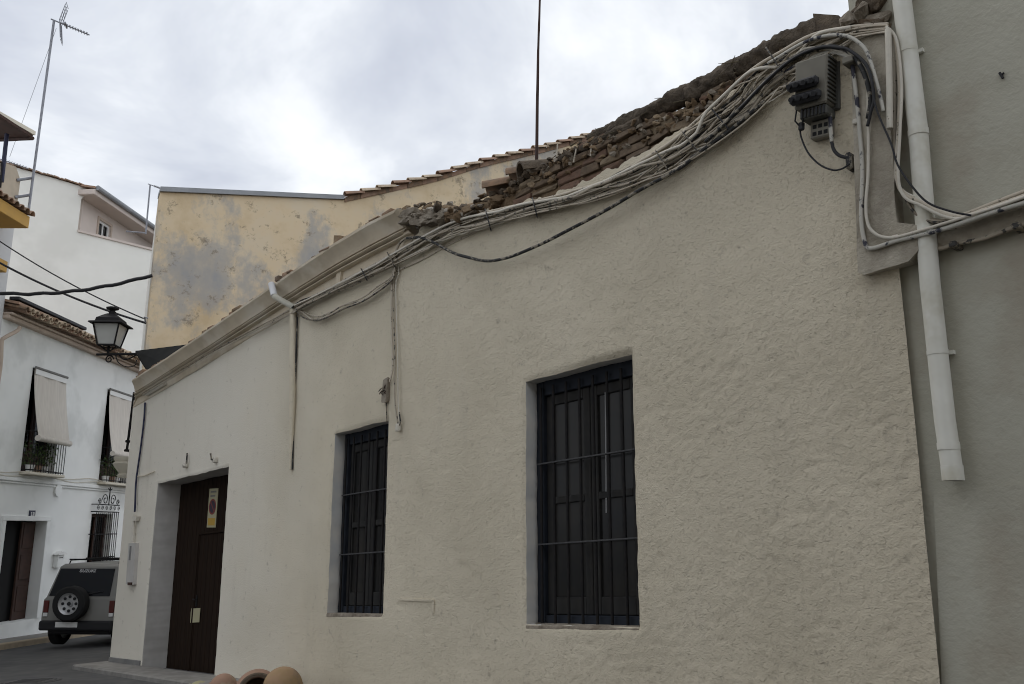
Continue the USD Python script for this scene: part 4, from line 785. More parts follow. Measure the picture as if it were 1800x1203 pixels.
# ------------------------------------------------------------------ white house far behind
wh = thing('white_house', 'tall white gable wall with a pinkish set-back storey beyond the yellow house', 'house', WH.at(265, 640) * [1, 1, 0], math.atan2(WH.a[1], WH.a[0]))
wq = [WH.uv(*p) for p in [(-40, 276), (15, 291), (100, 315), (160, 333), (143, 350), (136, 408), (300, 449)]]
obj('wall', WH.prism([(wq[0][0], -2), *map(tuple, wq), (wq[-1][0], -2)], -0.35, 0.0), m_white_far, wh)
pq = WH.uv(136, 408); obj('parapet_cap', WH.prism([(pq[0], pq[1] + .002), tuple(WH.uv(300, 449) + [0, .002]), tuple(WH.uv(300, 449) + [0, .09]), (pq[0], pq[1] + .09)], -0.38, 0.05), m_pink, wh)
pk = WH.at(143, 380, -0.36); PKF = Frame(pk * [1, 1, 0], (math.sin(math.radians(4.8)), math.cos(math.radians(4.8)), 0), (math.cos(math.radians(4.8)), -math.sin(math.radians(4.8)), 0))
zt = WH.uv(150, 346)[1]
pkw = Polygon([(0, 3), (14, 3), (14, zt), (0, zt)]); wo = [PKF.uv(*p) for p in ((174, 388), (195, 396), (193, 424), (172, 417))]
wr = Polygon([(wo[0][0], (wo[2][1] + wo[3][1]) / 2), (wo[1][0], (wo[2][1] + wo[3][1]) / 2), (wo[1][0], (wo[0][1] + wo[1][1]) / 2), (wo[0][0], (wo[0][1] + wo[1][1]) / 2)])
obj('upper_wall', PKF.prism(pkw.difference(wr), -0.3, 0.0), m_pink, wh)
b = wr.bounds; wn = obj('window', PKF.prism(wr.difference(wr.buffer(-.09, join_style=2)), -.16, -.06), m_white, wh)
obj('pane', PKF.box(b[0] + .09, (b[0] + b[2]) / 2 - .03, b[1] + .09, b[3] - .09, -.13, -.11), m_glass_dark, wn); obj('pane', PKF.box((b[0] + b[2]) / 2 + .03, b[2] - .09, b[1] + .09, b[3] - .09, -.13, -.11), m_glass_dark, wn)
obj('mullion', PKF.box((b[0] + b[2]) / 2 - .03, (b[0] + b[2]) / 2 + .03, b[1] + .09, b[3] - .09, -.15, -.07), m_white, wn); obj('curtain', PKF.box(b[0], b[2], b[1], b[3], -.29, -.27), m_plinth, wn)
obj('window_trim', PKF.prism(wr.buffer(.10, join_style=2).difference(wr), 0.0, .03), m_pinksoffit, wn)
obj('eave', PKF.box(-.5, 14, zt + .003, zt + .22, -0.4, 0.75, .02), m_pink, wh)
obj('gutter', tube([PKF.to(-.45, zt + .27, .82), PKF.to(14, zt + .27, .82)], .10, 10), m_zinc, wh)
obj('roof', slab([PKF.to(-.5, zt + .32, .75), PKF.to(14, zt + .32, .75), PKF.to(14, zt + 1.2, -4), PKF.to(-.5, zt + 1.2, -4)], .08), m_terra, wh)
ug = np.linspace(wq[0][0], wq[3][0] + .3, 34); wx = np.array(wq[:4])
for i, (p, q) in enumerate(zip(ug, ug[1:])):
    z = np.interp(p, wx[:, 0], wx[:, 1]); z2 = np.interp(q, wx[:, 0], wx[:, 1]); d = WH.a * (q - p) + np.array([0, 0, z2 - z])
    barrel(WH.to(p, z + .02 + tr.uniform(-.02, .02), .0), d, (q - p) * 1.15, .11, .02, m_oldtile if i % 2 else m_terra, wh, 'verge_tile', sag=.8)
obj('rear_wall', WH.box(wq[0][0], wq[0][0] + .3, -2, wq[0][1] - .2, -10, -.36), m_white_far, wh)

def aerial(name, label, base, top, boom_dir, boom_len, reflector=True, r=.02, group=None):
    base, top, bd = np.array(base), np.array(top), np.array(boom_dir) / np.linalg.norm(boom_dir)
    t = thing(name, label, 'antenna', base, 0); obj('mast', tube([base, top], r, 8), m_metal, t)
    side = np.cross(bd, [0, 0, 1.0]); side /= np.linalg.norm(side); upv = np.cross(side, bd); b0 = top - bd * .08
    obj('boom', tube([b0, top + bd * boom_len], r * .55, 6), m_metal, t)
    for k in range(9):
        p = top + bd * boom_len * (.28 + .08 * k); obj('element', cat(tube([p - side * .09, p + side * .09], r * .28, 5), tube([p, p + upv * .05], r * .3, 5)), m_metal, t)
    if reflector:
        c = top + bd * boom_len * .18
        for sgn in (1, -1):
            e = c - bd * .10 + upv * sgn * .0; d2 = (upv * sgn * .55 + bd * (-.05 if sgn > 0 else .25)); d2 /= np.linalg.norm(d2); m_ = []
            for k in (-1, 0, 1): m_.append(tube([c + side * .16 * k, c + side * .16 * k + d2 * boom_len * .55], r * .35, 5))
            for k in range(6): m_.append(tube([c - side * .16 + d2 * boom_len * .11 * (k + .5), c + side * .16 + d2 * boom_len * .11 * (k + .5)], r * .25, 5))
            obj('reflector', cat(*m_), m_metal, t)
        obj('dipole', tube([c + bd * .14 - side * .14, c + bd * .14 + side * .14], r * .8, 6), m_metal, t)
    return t
def at_y(x, y, depth): d = ray(x, y); return EYE + d * depth / d[1]
bA = at_y(50, 372, 20.4); tA = at_y(95, 36, 20.4)
aA = aerial('television_antenna', 'tall leaning television antenna mast at the upper left', bA, tA, np.array([.9, .3, -.28]), .92, True, .032)
single('guy_wire', tube([at_y(99, 50, 20.4), at_y(17, 276, 21.0)], .006, 4), m_metal, 'thin guy wire slanting from the tall antenna mast', 'wire')
aerial('television_antenna', 'small television antenna beside the top corner of the yellow house', at_y(256, 412, 29), at_y(264, 325, 29), np.array([.95, .25, -.3]), .55, False, .03)
obj('bracket', tube([at_y(222, 407, 29), at_y(257, 410, 29)], .03, 6), m_metal, stage.GetPrimAtPath('/World/television_antenna_001'))
single('mast_pole', tube([at_y(943, 300, 9.2), at_y(945, 150, 9.2), at_y(946, 90, 9.2), at_y(951, -60, 9.2)], [.020, .017, .014, .012], 8), m_wood_dark, 'thin rusty upright pole rising behind the broken wall head', 'pole', smooth=True)

# ------------------------------------------------------------------ ochre trimmed house at the left edge
oc = thing('ochre_house', 'grey house with ochre eave and slab edges at the left picture edge', 'house', FX.to(18, gz(*FX.to(18, 0)[:2]), 0), math.atan2(_fa[1], _fa[0]))
u_e = FX.uv(15, 470)[0]
obj('wall', FX.box(10, u_e, -2, FX.uv(20, 390)[1] + .4, -7, 0.012), m_greywall, oc)
ze = FX.uv(55, 383, .75)[1]; ue = FX.uv(55, 383, .75)[0]
obj('eave', FX.box(10, ue, ze - .26, ze + .02, -1, .72, .01), m_ochre, oc)
for k in range(22):
    uu = ue - .05 - k * .21; p = FX.to(uu, ze + .16, -.9); barrel(FX.to(uu, ze + .04, .80), -FX.n + np.array([0, 0, .22]), 1.6, .10, .02, m_oldtile if k % 2 else m_terra, oc)
z2 = FX.uv(11, 470, .3)[1]; obj('balcony_slab', FX.box(10, FX.uv(13, 470, .3)[0], z2 - .12, z2 + .14, -.2, .3, .01), m_ochre, oc)
cu0, cu1 = FX.uv(7, 300, -.6)[0], FX.uv(38, 300, -.6)[0]
zc = FX.uv(22, 289, -.6)[1]; obj('parapet', FX.prism([(cu0 - 3, ze), (cu1, ze), (cu1, zc - .25), ((cu0 + cu1) / 2 + .1, zc), (cu0, zc - .1), (cu0 - .02, zc - 1.0), (cu0 - 3, zc - 1.0)], -1.4, -.6), m_tanwall, oc)
for (x, y, x2, y2) in [(29, 317, 55, 313), (26, 347, 52, 343)]: obj('mast_bracket', tube([FX.at(x, y, -.6), at_y(x2, y2, 20.4)], .04, 8), m_metal, oc)
# roof terrace canopy on a post
cpd = 19.6
P_ = [at_y(-60, 172, 18.4), at_y(0, 200, 18.8), at_y(58, 238, 19.6), at_y(-60, 243, 21.5)]
obj('terrace_canopy', hull(np.vstack([P_, np.array(P_) - [0, 0, .07]])), m_wood_dark, oc)
obj('canopy_edge', hull(np.vstack([[p + np.array([dx, 0, dz]) for dx in (0, .06) for dz in (.0, .1)] for p in (P_[0], P_[2])])), m_cream, oc)
obj('canopy_post', tube([at_y(12, 236, 19.5), at_y(3, 320, 19.5)], .05, 8), m_navy, oc)
obj('canopy_rafter', tube([P_[2] - [0, 0, .08], P_[3] - [0, 0, .1]], .05, 6), m_wood_dark, oc)
obj('railing', cat(*[tube([at_y(3 - k * 4, 285 - k, 19.4), at_y(1 - k * 4, 330, 19.4)], .02, 5) for k in range(4)]), m_iron, oc)
aerial('television_antenna', 'horizontal antenna boom behind the terrace post at the left edge', at_y(-12, 330, 21.5), at_y(-12, 276, 21.5), np.array([.92, .3, -.25]), .9, False, .025)

# ------------------------------------------------------------------ white house across the junction
fh = thing('balcony_house', 'white two storey house with tiled eave and shaded balcony windows at the left', 'house', FX.to(20.3, gz(*FX.to(20.3, 0)[:2]), 0), math.atan2(_fa[1], _fa[0]))
F0, F1 = u_e + .012, 30.0
zE0 = FX.uv(8, 566)[1]; zE1 = FX.uv(235, 650)[1]
zeave = (zE0 + zE1) / 2
def rect_uv(px, o=0.0):
    q = np.array([FX.uv(x, y, o) for x, y in px]); return (q[0, 0] + q[3, 0]) / 2, (q[1, 0] + q[2, 0]) / 2, (q[2, 1] + q[3, 1]) / 2, (q[0, 1] + q[1, 1]) / 2
r_w1 = rect_uv([(60, 648), (114, 663), (92, 838), (34, 826)]); r_w2 = rect_uv([(192, 687), (240, 699), (222, 853), (170, 846)])
r_dr = rect_uv([(15, 912), (85, 920), (58, 1090), (-18, 1100)]); r_gw = rect_uv([(162, 900), (216, 908), (204, 991), (152, 990)])
W_ = r_w1[1] - r_w1[0]; r_w2 = (r_w2[0], max(r_w2[1], r_w2[0] + W_), r_w2[2], r_w2[3])
r_gw = (r_gw[0], r_gw[0] + 1.25, r_gw[2] - .1, r_gw[3])
face = sbox(F0, -2.2, F1, zeave)
for r in (r_w1, r_w2, r_dr, r_gw): face = face.difference(sbox(r[0], r[2], r[1], r[3]))
obj('wall', FX.prism(face, -0.35, 0.0), m_facade, fh)
obj('end_wall', FX.box(F1 + .002, F1 + .3, -2.2, zeave, -7, 0.0), m_facade, fh)
for r in (r_w1, r_w2, r_dr, r_gw): obj('dark_room', FX.box(r[0] - .1, r[1] + .1, r[2] - .1, r[3] + .1, -.42, -.352), m_dark, fh)
# eave: moulding, tiles, roof membrane edge
obj('eave_moulding', cat(FX.box(F0, F1, zeave + .002, zeave + .10, -.2, .16, .02), FX.box(F0, F1, zeave + .102, zeave + .15, -.2, .24, .02)), m_pinksoffit, fh)
obj('roof', slab([FX.to(F0, zeave + .40, .35), FX.to(F1, zeave + .40, .35), FX.to(F1, zeave + 1.7, -6), FX.to(F0, zeave + 1.7, -6)], .06), m_terra, fh)
obj('roof_edge_strip', FX.box(F0, F0 + 3.2, zeave + .45, zeave + .53, .10, .34, .01), m_black, fh)
k = 0
for uu in np.arange(F0 + .1, F1, .205):
    j = tr.uniform(-.02, .02)
    barrel(FX.to(uu, zeave + .235 + j, .52 + j), -FX.n + np.array([0, 0, .22]), .75, .085, .02, m_pale_tile if k % 3 else m_oldtile, fh, 'eave_tile')
    barrel(FX.to(uu + .10, zeave + .25 + j, .47 - j), -FX.n + np.array([0, 0, .22]), .75, .085, .02, m_pale_tile if k % 2 else m_terra, fh, 'eave_tile', up=(0, 0, -1.0)); k += 1
lz = FX.uv(5, 838)[1]; lz2 = FX.uv(210, 862)[1]; lzm = (lz + lz2) / 2
obj('string_course', cat(FX.box(F0, F1, lzm - .05, lzm + .05, -.05, .06, .015), FX.box(F0, F1, lzm - .11, lzm - .052, -.05, .035, .015)), m_facade, fh)
for i, dz in enumerate((.10, .16)):
    single('facade_cable', tube(spline([FX.to(uu, lzm + dz + .05 * math.sin(uu * 2.1 + i), .05) for uu in np.linspace(F0, 28, 12)], 4), .014, 6), m_cable[3], ('lower', 'upper')[i] + ' cable running along the ledge between the storeys of the balcony house', 'cable', smooth=True)
# balcony windows
def plant(c, rad, h, n, seed, label, pot_mat):
    t = thing('balcony_plant', label, 'potted plant', c, 0); r = random.Random(seed)
    obj('pot', lathe([(.001, 0), (.08, 0), (.11, .16), (.12, .17), (.10, .16), (.001, .15)], c, 14), pot_mat, t, 50)
    V, Fc = [], []
    for k in range(n):
        p = np.array(c) + [r.gauss(0, rad * .5), r.gauss(0, rad * .5), .18 + r.random() * h]; a = np.array([r.gauss(0, 1), r.gauss(0, 1), r.gauss(0, .6)]); a /= np.linalg.norm(a); b_ = np.cross(a, [r.gauss(0, 1), r.gauss(0, 1), r.gauss(0, 1)]); b_ /= np.linalg.norm(b_)
        L = r.uniform(.05, .10); V += [p, p + a * L * .5 + b_ * L * .28, p + a * L, p + a * L * .5 - b_ * L * .28]; Fc.append([4 * k, 4 * k + 1, 4 * k + 2, 4 * k + 3])
    obj('foliage', tri(V, Fc), m_leaf, t)
    for k in range(4): obj('stem', tube([np.array(c) + [0, 0, .14], np.array(c) + [r.gauss(0, rad * .3), r.gauss(0, rad * .3), .2 + h * .7]], .006, 4), m_dry, t)
def balcony(r, label, which):
    u0, u1, z0, z1 = r; zf = z0
    w = obj('balcony_window', FX.box(u0, u1, z1 - .09, z1, -.30, -.22), m_wood_dark, fh)
    for a0, a1 in ((u0, (u0 + u1) / 2 - .01), ((u0 + u1) / 2 + .01, u1)):
        obj('leaf', cat(FX.box(a0, a0 + .08, z0, z1 - .092, -.30, -.24, .006), FX.box(a1 - .08, a1, z0, z1 - .092, -.30, -.24, .006), FX.box(a0 + .081, a1 - .081, z0, z0 + .5, -.30, -.25), FX.box(a0 + .081, a1 - .081, z1 - .2, z1 - .092, -.30, -.25)), m_wood_dark, w)
        obj('pane', FX.box(a0 + .082, a1 - .082, z0 + .502, z1 - .202, -.28, -.27), m_glass_dark, w)
    obj('balcony_slab', FX.box(u0 - .06, u1 + .10, zf - .07, zf + .002, -.1, .26, .015), m_cream, w)
    g0, g1, gt, go = u0 + .02, u1 + .06, zf + .98, .22
    for k in range(14):
        uu = g0 + (g1 - g0) * k / 13; obj('railing_bar', tube([FX.to(uu, zf, go), FX.to(uu, gt, go)], .009, 5), m_iron, w)
    for zz in (zf + .05, gt): obj('railing_rail', tube([FX.to(g0, zz, .0), FX.to(g0, zz, go), FX.to(g1, zz, go), FX.to(g1, zz, .0)], .014, 5), m_iron, w)
    bl = thing('sun_blind', label, 'blind', FX.to(u0, z1, .05), math.atan2(_fa[1], _fa[0]))
    zb = gt - .12
    def fn(U, T): return FX.to(U, z1 - .02 + (zb - z1) * T, .05 + .26 * T ** 1.6 + .012 * np.sin(U * 9 + T * 3))
    cl = grid(fn, np.linspace(u0 + .03, u1 + .04, 24), np.linspace(0, 1, 20)); v = np.vstack([cl[0], cl[0] - FX.n * .006]); obj('canvas', (v, np.vstack([cl[1], cl[1][:, ::-1] + len(cl[0])])), m_canvas, bl, True)
    obj('roller_tube', tube([FX.to(u0 + .02, z1 + .0, .06), FX.to(u1 + .05, z1 + .0, .06)], .035, 10), m_plinth, bl, 50); obj('bottom_roll', tube([FX.to(u0 + .02, zb - .05, .315), FX.to(u1 + .05, zb - .05, .315)], .075, 12), m_canvas, bl, 50)
    obj('valance', FX.box(u0 + .03, u1 + .04, z1 - .16, z1 - .03, .066, .072), m_white, bl)
    for k in range(3): plant(FX.to(u0 + .2 + .33 * k, zf + .002, .10), .22, .55 - .1 * (k == 1), 130, 10 * which + k, ('leafy potted plant at the left end of the ', 'small potted plant in the middle of the ', 'dense potted plant at the right end of the ')[k] + ('nearer' if which == 1 else 'farther') + ' balcony of the white house', m_pot[0] if k == 1 else m_white)
balcony(r_w1, 'pale striped canvas blind bulging out over the nearer balcony railing', 1)
balcony(r_w2, 'pale striped canvas blind of the farther balcony, partly hidden by the lamp corner', 2)
# street door
u0, u1, z0, z1 = r_dr
dr = obj('door_surround', cat(FX.box(u0 - .14, u0 - .001, z0, z1 + .002, -.1, .03, .008), FX.box(u1 + .001, u1 + .14, z0, z1 + .002, -.1, .03, .008), FX.box(u0 - .16, u1 + .16, z1 + .004, z1 + .12, -.1, .035, .008)), m_facade, fh)
d1 = obj('street_door', FX.box(u1 - .62, u1 - .02, z0, z1 - .02, -.30, -.25, .008), m_wood_dark, fh)
for k in range(3): obj('panel', FX.box(u1 - .54, u1 - .10, z0 + .2 + k * .75, z0 + .80 + k * .75, -.252, -.235, .01), m_wood_dark, d1)
npq = rect_uv([(51, 897), (60, 898), (59, 911), (50, 910)]); npl_ = thing('house_number', 'small dark blue house number plate above the street door', 'number plate', FX.to(npq[0], npq[2], .04), math.atan2(_fa[1], _fa[0]))
obj('plate', FX.box(npq[0], npq[0] + .26, npq[2], npq[3], .0, .02, .004), m_navy, npl_)
tm = meshkit.text_mesh('18', (npq[3] - npq[2]) * .55, .003, True); tv = np.array(tm.vertices); tv[:, 0] += (.26 - tv[:, 0].max()) / 2; obj('digits', (FX.to(npq[0] + tv[:, 0], npq[2] + (npq[3] - npq[2]) * .22 + tv[:, 1], .0205 + tv[:, 2]), np.array(tm.faces)), m_white, npl_)
mq = rect_uv([(94, 974), (112, 977), (110, 999), (93, 996)]); ml = thing('letter_box', 'small white letter box with pitched lid beside the street door', 'letter box', FX.to(mq[0], mq[2], 0), math.atan2(_fa[1], _fa[0]))
obj('body', FX.box(mq[0], mq[0] + .30, mq[2], mq[3], 0, .12, .008), m_facade, ml); lu = mq[0] + .15
obj('lid', FX.prism([(lu - .21, mq[3] + .002), (lu + .21, mq[3] + .002), (lu + .20, mq[3] + .03), (lu, mq[3] + .10), (lu - .20, mq[3] + .03)], 0, .17), m_white, ml); obj('slot', FX.box(mq[0] + .06, mq[0] + .24, mq[3] - .08, mq[3] - .06, .12, .123), m_dark, ml)
# window with wrought iron grille
u0, u1, z0, z1 = r_gw; gw = obj('grille_window', cat(FX.box(u0, u0 + .09, z0, z1, -.25, -.18, .006), FX.box(u1 - .09, u1, z0, z1, -.25, -.18, .006), FX.box(u0 + .091, u1 - .091, z1 - .09, z1, -.25, -.18, .006), FX.box((u0 + u1) / 2 - .05, (u0 + u1) / 2 + .05, z0, z1 - .091, -.25, -.175, .006)), m_wood_dark, fh)
obj('pane', FX.box(u0 + .092, (u0 + u1) / 2 - .052, z0, z1 - .092, -.23, -.22), m_glass_dark, gw); obj('pane', FX.box((u0 + u1) / 2 + .052, u1 - .092, z0, z1 - .092, -.23, -.22), m_glass_dark, gw)
for k in range(4): obj('curtain_fold', FX.box(u0 + .12 + k * .27, u0 + .30 + k * .27, z0, z1 - .1, -.30, -.28), m_ochre if k == 1 else m_greywall, gw)
gg = .16
for k in range(12): uu = u0 - .04 + (u1 - u0 + .08) * k / 11; obj('grille_bar', tube([FX.to(uu, z0 - .05, gg), FX.to(uu, z1 + .06, gg)], .011, 5), m_iron, gw)
for zz in (z0 - .05, z0 + .28, z0 + (z1 - z0) * .62, z1 + .06, z1 + .26): obj('grille_rail', tube([FX.to(u0 - .06, zz, 0), FX.to(u0 - .06, zz, gg), FX.to(u1 + .06, zz, gg), FX.to(u1 + .06, zz, 0)], .014, 5), m_iron, gw)
def scroll(cu, cz, r0, s, fr=FX, o=gg, turns=1.35, rt=.012):
    an = np.linspace(0, turns * 2 * np.pi, 34); r = r0 * (1 - .78 * an / an[-1]); return tube(np.array([fr.to(cu + s * r_ * math.cos(a_), cz + r_ * math.sin(a_), o) for a_, r_ in zip(an, r)]), rt, 5)
um = (u0 + u1) / 2; zc_ = z1 + .40
obj('grille_scroll', scroll(um - .24, zc_, .17, -1), m_iron, gw); obj('grille_scroll', scroll(um + .24, zc_, .17, 1), m_iron, gw)
obj('grille_scroll', cat(scroll(um - .55, z1 + .34, .09, -1), scroll(um + .55, z1 + .34, .09, 1)), m_iron, gw)
obj('grille_finial', cat(tube([FX.to(um, z1 + .26, gg), FX.to(um, z1 + .76, gg)], .016, 6), tube([FX.to(um - .12, z1 + .72, gg), FX.to(um, z1 + .66, gg), FX.to(um + .12, z1 + .72, gg)], .014, 5)), m_iron, gw)
for k in range(6): obj('grille_scroll', scroll(u0 + .02 + (u1 - u0) * k / 5, z1 + .16, .07, 1 if k % 2 else -1, rt=.008), m_iron, gw)
for k in range(7): obj('grille_scroll', scroll(u0 + (u1 - u0) * k / 6, z0 + .12, .08, 1 if k % 2 else -1, rt=.009), m_iron, gw)
vq = FX.uv(100, 862); obj('vent_ring', cat(FX.prism(Polygon([(vq[0] + .16 * math.cos(a_), vq[1] + .16 * math.sin(a_)) for a_ in np.linspace(0, 6.283, 20)]), 0, .05)), m_facade, fh)
fdp = thing('downpipe', 'brown elbow downpipe at the left end of the white balcony house', 'downpipe', FX.at(2, 640, .08), 0)
obj('pipe', tube(spline([FX.at(36, 574, .25), FX.at(30, 582, .2), FX.at(8, 594, .12), FX.at(3, 602, .08), FX.at(1, 640, .08), FX.at(-6, 690, .08)], 4), .045, 8), m_pinksoffit, fdp, 50)
# white moulded bracket and rail at the far balcony
fbk = thing('moulded_console', 'white moulded console with dark railing posts at the far end of the balcony house', 'balcony', FX.to(26.4, 2, 0), 0)
cb = at_y(222, 812, 22.5)
cdir = np.array([1.0, 0, 0])
obj('console', lathe([(.001, -.42), (.16, -.42), (.2, -.36), (.15, -.3), (.28, -.14), (.33, -.06), (.27, 0), (.31, .06), (.31, .12), (.001, .12)], cb, 24), m_cream, fbk, 40)
obj('console_arm', cat((bevelled(cb + [-.05, -.12, -.3], cb + [1.4, .12, .06], .02))), m_cream, fbk)
for x0_, x1_ in ((236, 223), (241, 230)): obj('railing_post', tube([at_y(x0_, 690, 22.5), at_y(x1_, 792, 22.5)], .035, 8), m_iron, fbk)
for (x, y) in ((224, 776), (222, 792)): obj('railing_collar', tube([at_y(x - 3, y, 22.5), at_y(x + 14, y + 1, 22.5)], .035, 8), m_iron, fbk)

# ------------------------------------------------------------------ overhead cables
def sag(x, y, d, x2, y2, d2, s_, r, mat, label, n=24, wob=0.0):
    a, b = at_y(x, y, d), at_y(x2, y2, d2); t = np.linspace(0, 1, n)[:, None]; p = a + (b - a) * t; p[:, 2] -= (4 * s_ * t * (1 - t))[:, 0]
    if wob: p[:, 2] += wob * np.sin(t[:, 0] * 37)
    single('overhead_cable', tube(p, r, 6), mat, label, 'cable', smooth=True)
ye = YF.at(266, 485)
sag(-40, 512, 16, 267, 484, 15.6, .18, .035, m_black, 'thick black twisted cable bundle crossing the junction to the yellow house', wob=.012)
sag(-40, 397, 17, 252, 560, 15.9, .12, .014, m_black, 'upper thin cable sloping down from the left edge to the yellow house corner')
sag(-40, 440, 17, 256, 568, 15.9, .12, .024, m_black, 'lower sloping cable passing behind the lamp top to the yellow house corner')
wk = thing('wall_hook', 'bent iron hook holding the sloping cables at the yellow house corner', 'hook', at_y(256, 566, 15.8), 0)
obj('hook', tube([at_y(256, 568, 15.9), at_y(254, 558, 15.9), at_y(262, 560, 15.75)], .015, 6), m_metal, wk)

# ------------------------------------------------------------------ street lamp on bracket
LD = 14.35
lc = at_y(190, 622, LD); sc_ = LD / FPX * 1.0
lamp = thing('street_lamp', 'black lantern street lamp on a scrolled wall bracket at the house corner', 'street lamp', lc, 0)
px2 = lambda dx, dy: np.array([dx * sc_ * 1.02, 0, -dy * sc_ * 1.0])
lrot = math.radians(4)
def ringz(half, z):  # square ring
    c, s = math.cos(lrot), math.sin(lrot); return [lc + np.array([c * x - s * y, s * x + c * y, 0]) * half + [0, 0, z] for x, y in ((-1, -1), (1, -1), (1, 1), (-1, 1))]
H0, H1, H2, H3 = .13, .50, .66, .74
b0, b1 = ringz(.14, H0), ringz(.215, H1)
def taper(r0, r1, h): return hull(np.vstack([r0, r1]))
for i in range(4):
    j = (i + 1) % 4
    inset = lambda p: p + (lc + [0, 0, p[2] - lc[2]] - p) * .06
    P4 = [inset(b0[i]) + [0, 0, .02], inset(b0[j]) + [0, 0, .02], inset(b1[j]) - [0, 0, .01], inset(b1[i]) - [0, 0, .01]]
    ctr = np.mean(P4, 0) ; nin = (lc + [0, 0, ctr[2] - lc[2]] - ctr); nin /= np.linalg.norm(nin)
    obj('pane', hull(np.vstack([P4, np.array(P4) + nin * .008])), m_frost, lamp)
    obj('edge_bar', tube([b0[i], b1[i]], .014, 6), m_iron, lamp); obj('rim_bar', tube([b0[i], b0[j]], .014, 6), m_iron, lamp)
obj('hood', cat(hull(np.vstack([ringz(.28, H1 - .005), ringz(.27, H1 + .02), ringz(.22, H1 + .035)])), hull(np.vstack([ringz(.20, H1 + .036), ringz(.185, H1 + .10), ringz(.10, H1 + .17), ringz(.06, H1 + .2)]))), m_iron, lamp)
obj('finial', lathe([(.05, H1 + .195), (.06, H1 + .24), (.035, H1 + .26), (.10, H1 + .285), (.105, H1 + .31), (.07, H1 + .325), (.001, H1 + .33)], lc, 14), m_iron, lamp, 40)
obj('cradle', cat(tube(spline([lc + [-.13, 0, H0], lc + [-.06, 0, .07], lc + [0, 0, .05], lc + [.06, 0, .07], lc + [.13, 0, H0]], 4), .012, 6), tube([lc + [0, 0, 0], lc + [0, 0, H0]], .022, 8)), m_iron, lamp)
we = W.at(240, 626, 0.02)
bd = (we - lc) * [1, 1, 0]; bd /= np.linalg.norm(bd); bl_ = np.linalg.norm((we - lc)[:2])
obj('bracket_arm', tube([lc - bd * .20 + [0, 0, -.012], lc + bd * bl_ + [0, 0, -.012]], .022, 8), m_iron, lamp)
LF = Frame(lc * [1, 1, 0], bd, np.cross(bd, [0, 0, 1.0])); LF.v0 = lc[2]
obj('bracket_scroll', scroll(.03, lc[2] - .10, .075, 1, LF, 0.0, 1.5, .012), m_iron, lamp)
obj('bracket_brace', tube(spline([LF.to(.20, lc[2] - .03, 0), LF.to(.28, lc[2] - .10, 0), LF.to(.38, lc[2] - .09, 0), LF.to(.52, lc[2] - .02, 0)], 5), .012, 6), m_iron, lamp)
single('cable', tube(spline([LF.to(.15, lc[2] - .03, .03), LF.to(.22, lc[2] - .16, .05), LF.to(.36, lc[2] - .24, .05), LF.to(.50, lc[2] - .22, .03), LF.to(bl_ + .02, lc[2] - .12, .02)], 6), .009, 5), m_iron, 'thin cable looping below the street lamp bracket', 'cable', smooth=True)

# ------------------------------------------------------------------ off-road car
cpos = None
for dpt in np.arange(16, 24, .05):
    p = at_y(131, 1140, dpt)
    if p[2] < gz(p[0], p[1]) + 0.0: cpos = p; break
cpos = at_y(128, 1142, 19.3) if cpos is None else cpos
cpos[2] = gz(cpos[0], cpos[1]); CROT = math.radians(-3)
car = thing('off_road_car', 'silver off-road car with rear spare wheel parked behind the house corner', 'car', cpos, CROT)
cc, cs = math.cos(CROT), math.sin(CROT); CS = 0.98
def cw(P):
    P = np.atleast_2d(np.array(P, float)) * CS; return np.stack([cpos[0] + cc * P[:, 0] - cs * P[:, 1], cpos[1] + cs * P[:, 0] + cc * P[:, 1], cpos[2] + P[:, 2]], 1)
def cobj(name, m, mat, parent=None, smooth=False): return obj(name, (cw(m[0]), m[1]), mat, parent or car, smooth)
sym = lambda pts: [(sx * x, y, z) for x, y, z in pts for sx in (-1, 1)]
cobj('body', hull(sym([(.78, .03, .46), (.80, .0, .58), (.80, .03, .98), (.76, .06, 1.04), (.80, 3.6, .98), (.78, 3.72, .5), (.72, 3.75, .95), (.76, 2.75, 1.06)])), m_carpaint, smooth=25)
cabin = cobj('cabin', hull(sym([(.765, .06, 1.03), (.77, 2.7, 1.03), (.665, .30, 1.66), (.60, .36, 1.715), (.665, 2.05, 1.66), (.60, 2.0, 1.715), (.0, .40, 1.735), (.0, 1.9, 1.735)])), m_carpaint, smooth=20)
# rear glass lies on the sloping back
def backpt(x, z, off=.012): return (x, .06 + (z - 1.03) / .63 * .24 - off, z)
def backquad(pts, t=.01): return hull([backpt(x, z, .0) for x, z in pts] + [backpt(x, z, t) for x, z in pts])
rg = cobj('rear_window', backquad([(-.715, 1.06), (.62, 1.06), (.575, 1.62), (-.64, 1.62)], .015), m_carglass)
tm = meshkit.text_mesh('SUZUKI', .055, .002, True); tv = np.array(tm.vertices); tv[:, 0] -= tv[:, 0].max() / 2; tv[:, 0] *= 1.25
cobj('lettering', (np.array([backpt(x - .02, 1.545 + y, .0165 + z) for x, y, z in tv]), np.array(tm.faces)), m_greywall, rg)
def sidept(y, z, off): return (.77 - (z - 1.03) / .63 * .105 + off, y, z)
for a0, a1 in ((.22, 1.02), (1.12, 2.05)):
    sw_ = [(a0, 1.08), (a1 + .1, 1.08), (a1, 1.60), (a0 + .14, 1.60)]; cobj('side_window', hull([sidept(y, z, o_) for y, z in sw_ for o_ in (.0, .012)]), m_carglass)
cobj('roof_rail', cat(tube(np.array([(.56, .45, 1.71), (.56, .50, 1.79), (.56, 1.7, 1.79), (.56, 1.75, 1.71)]), .016, 6), tube(np.array([(-.56, .45, 1.71), (-.56, .50, 1.79), (-.56, 1.7, 1.79), (-.56, 1.75, 1.71)]), .016, 6)), m_iron)
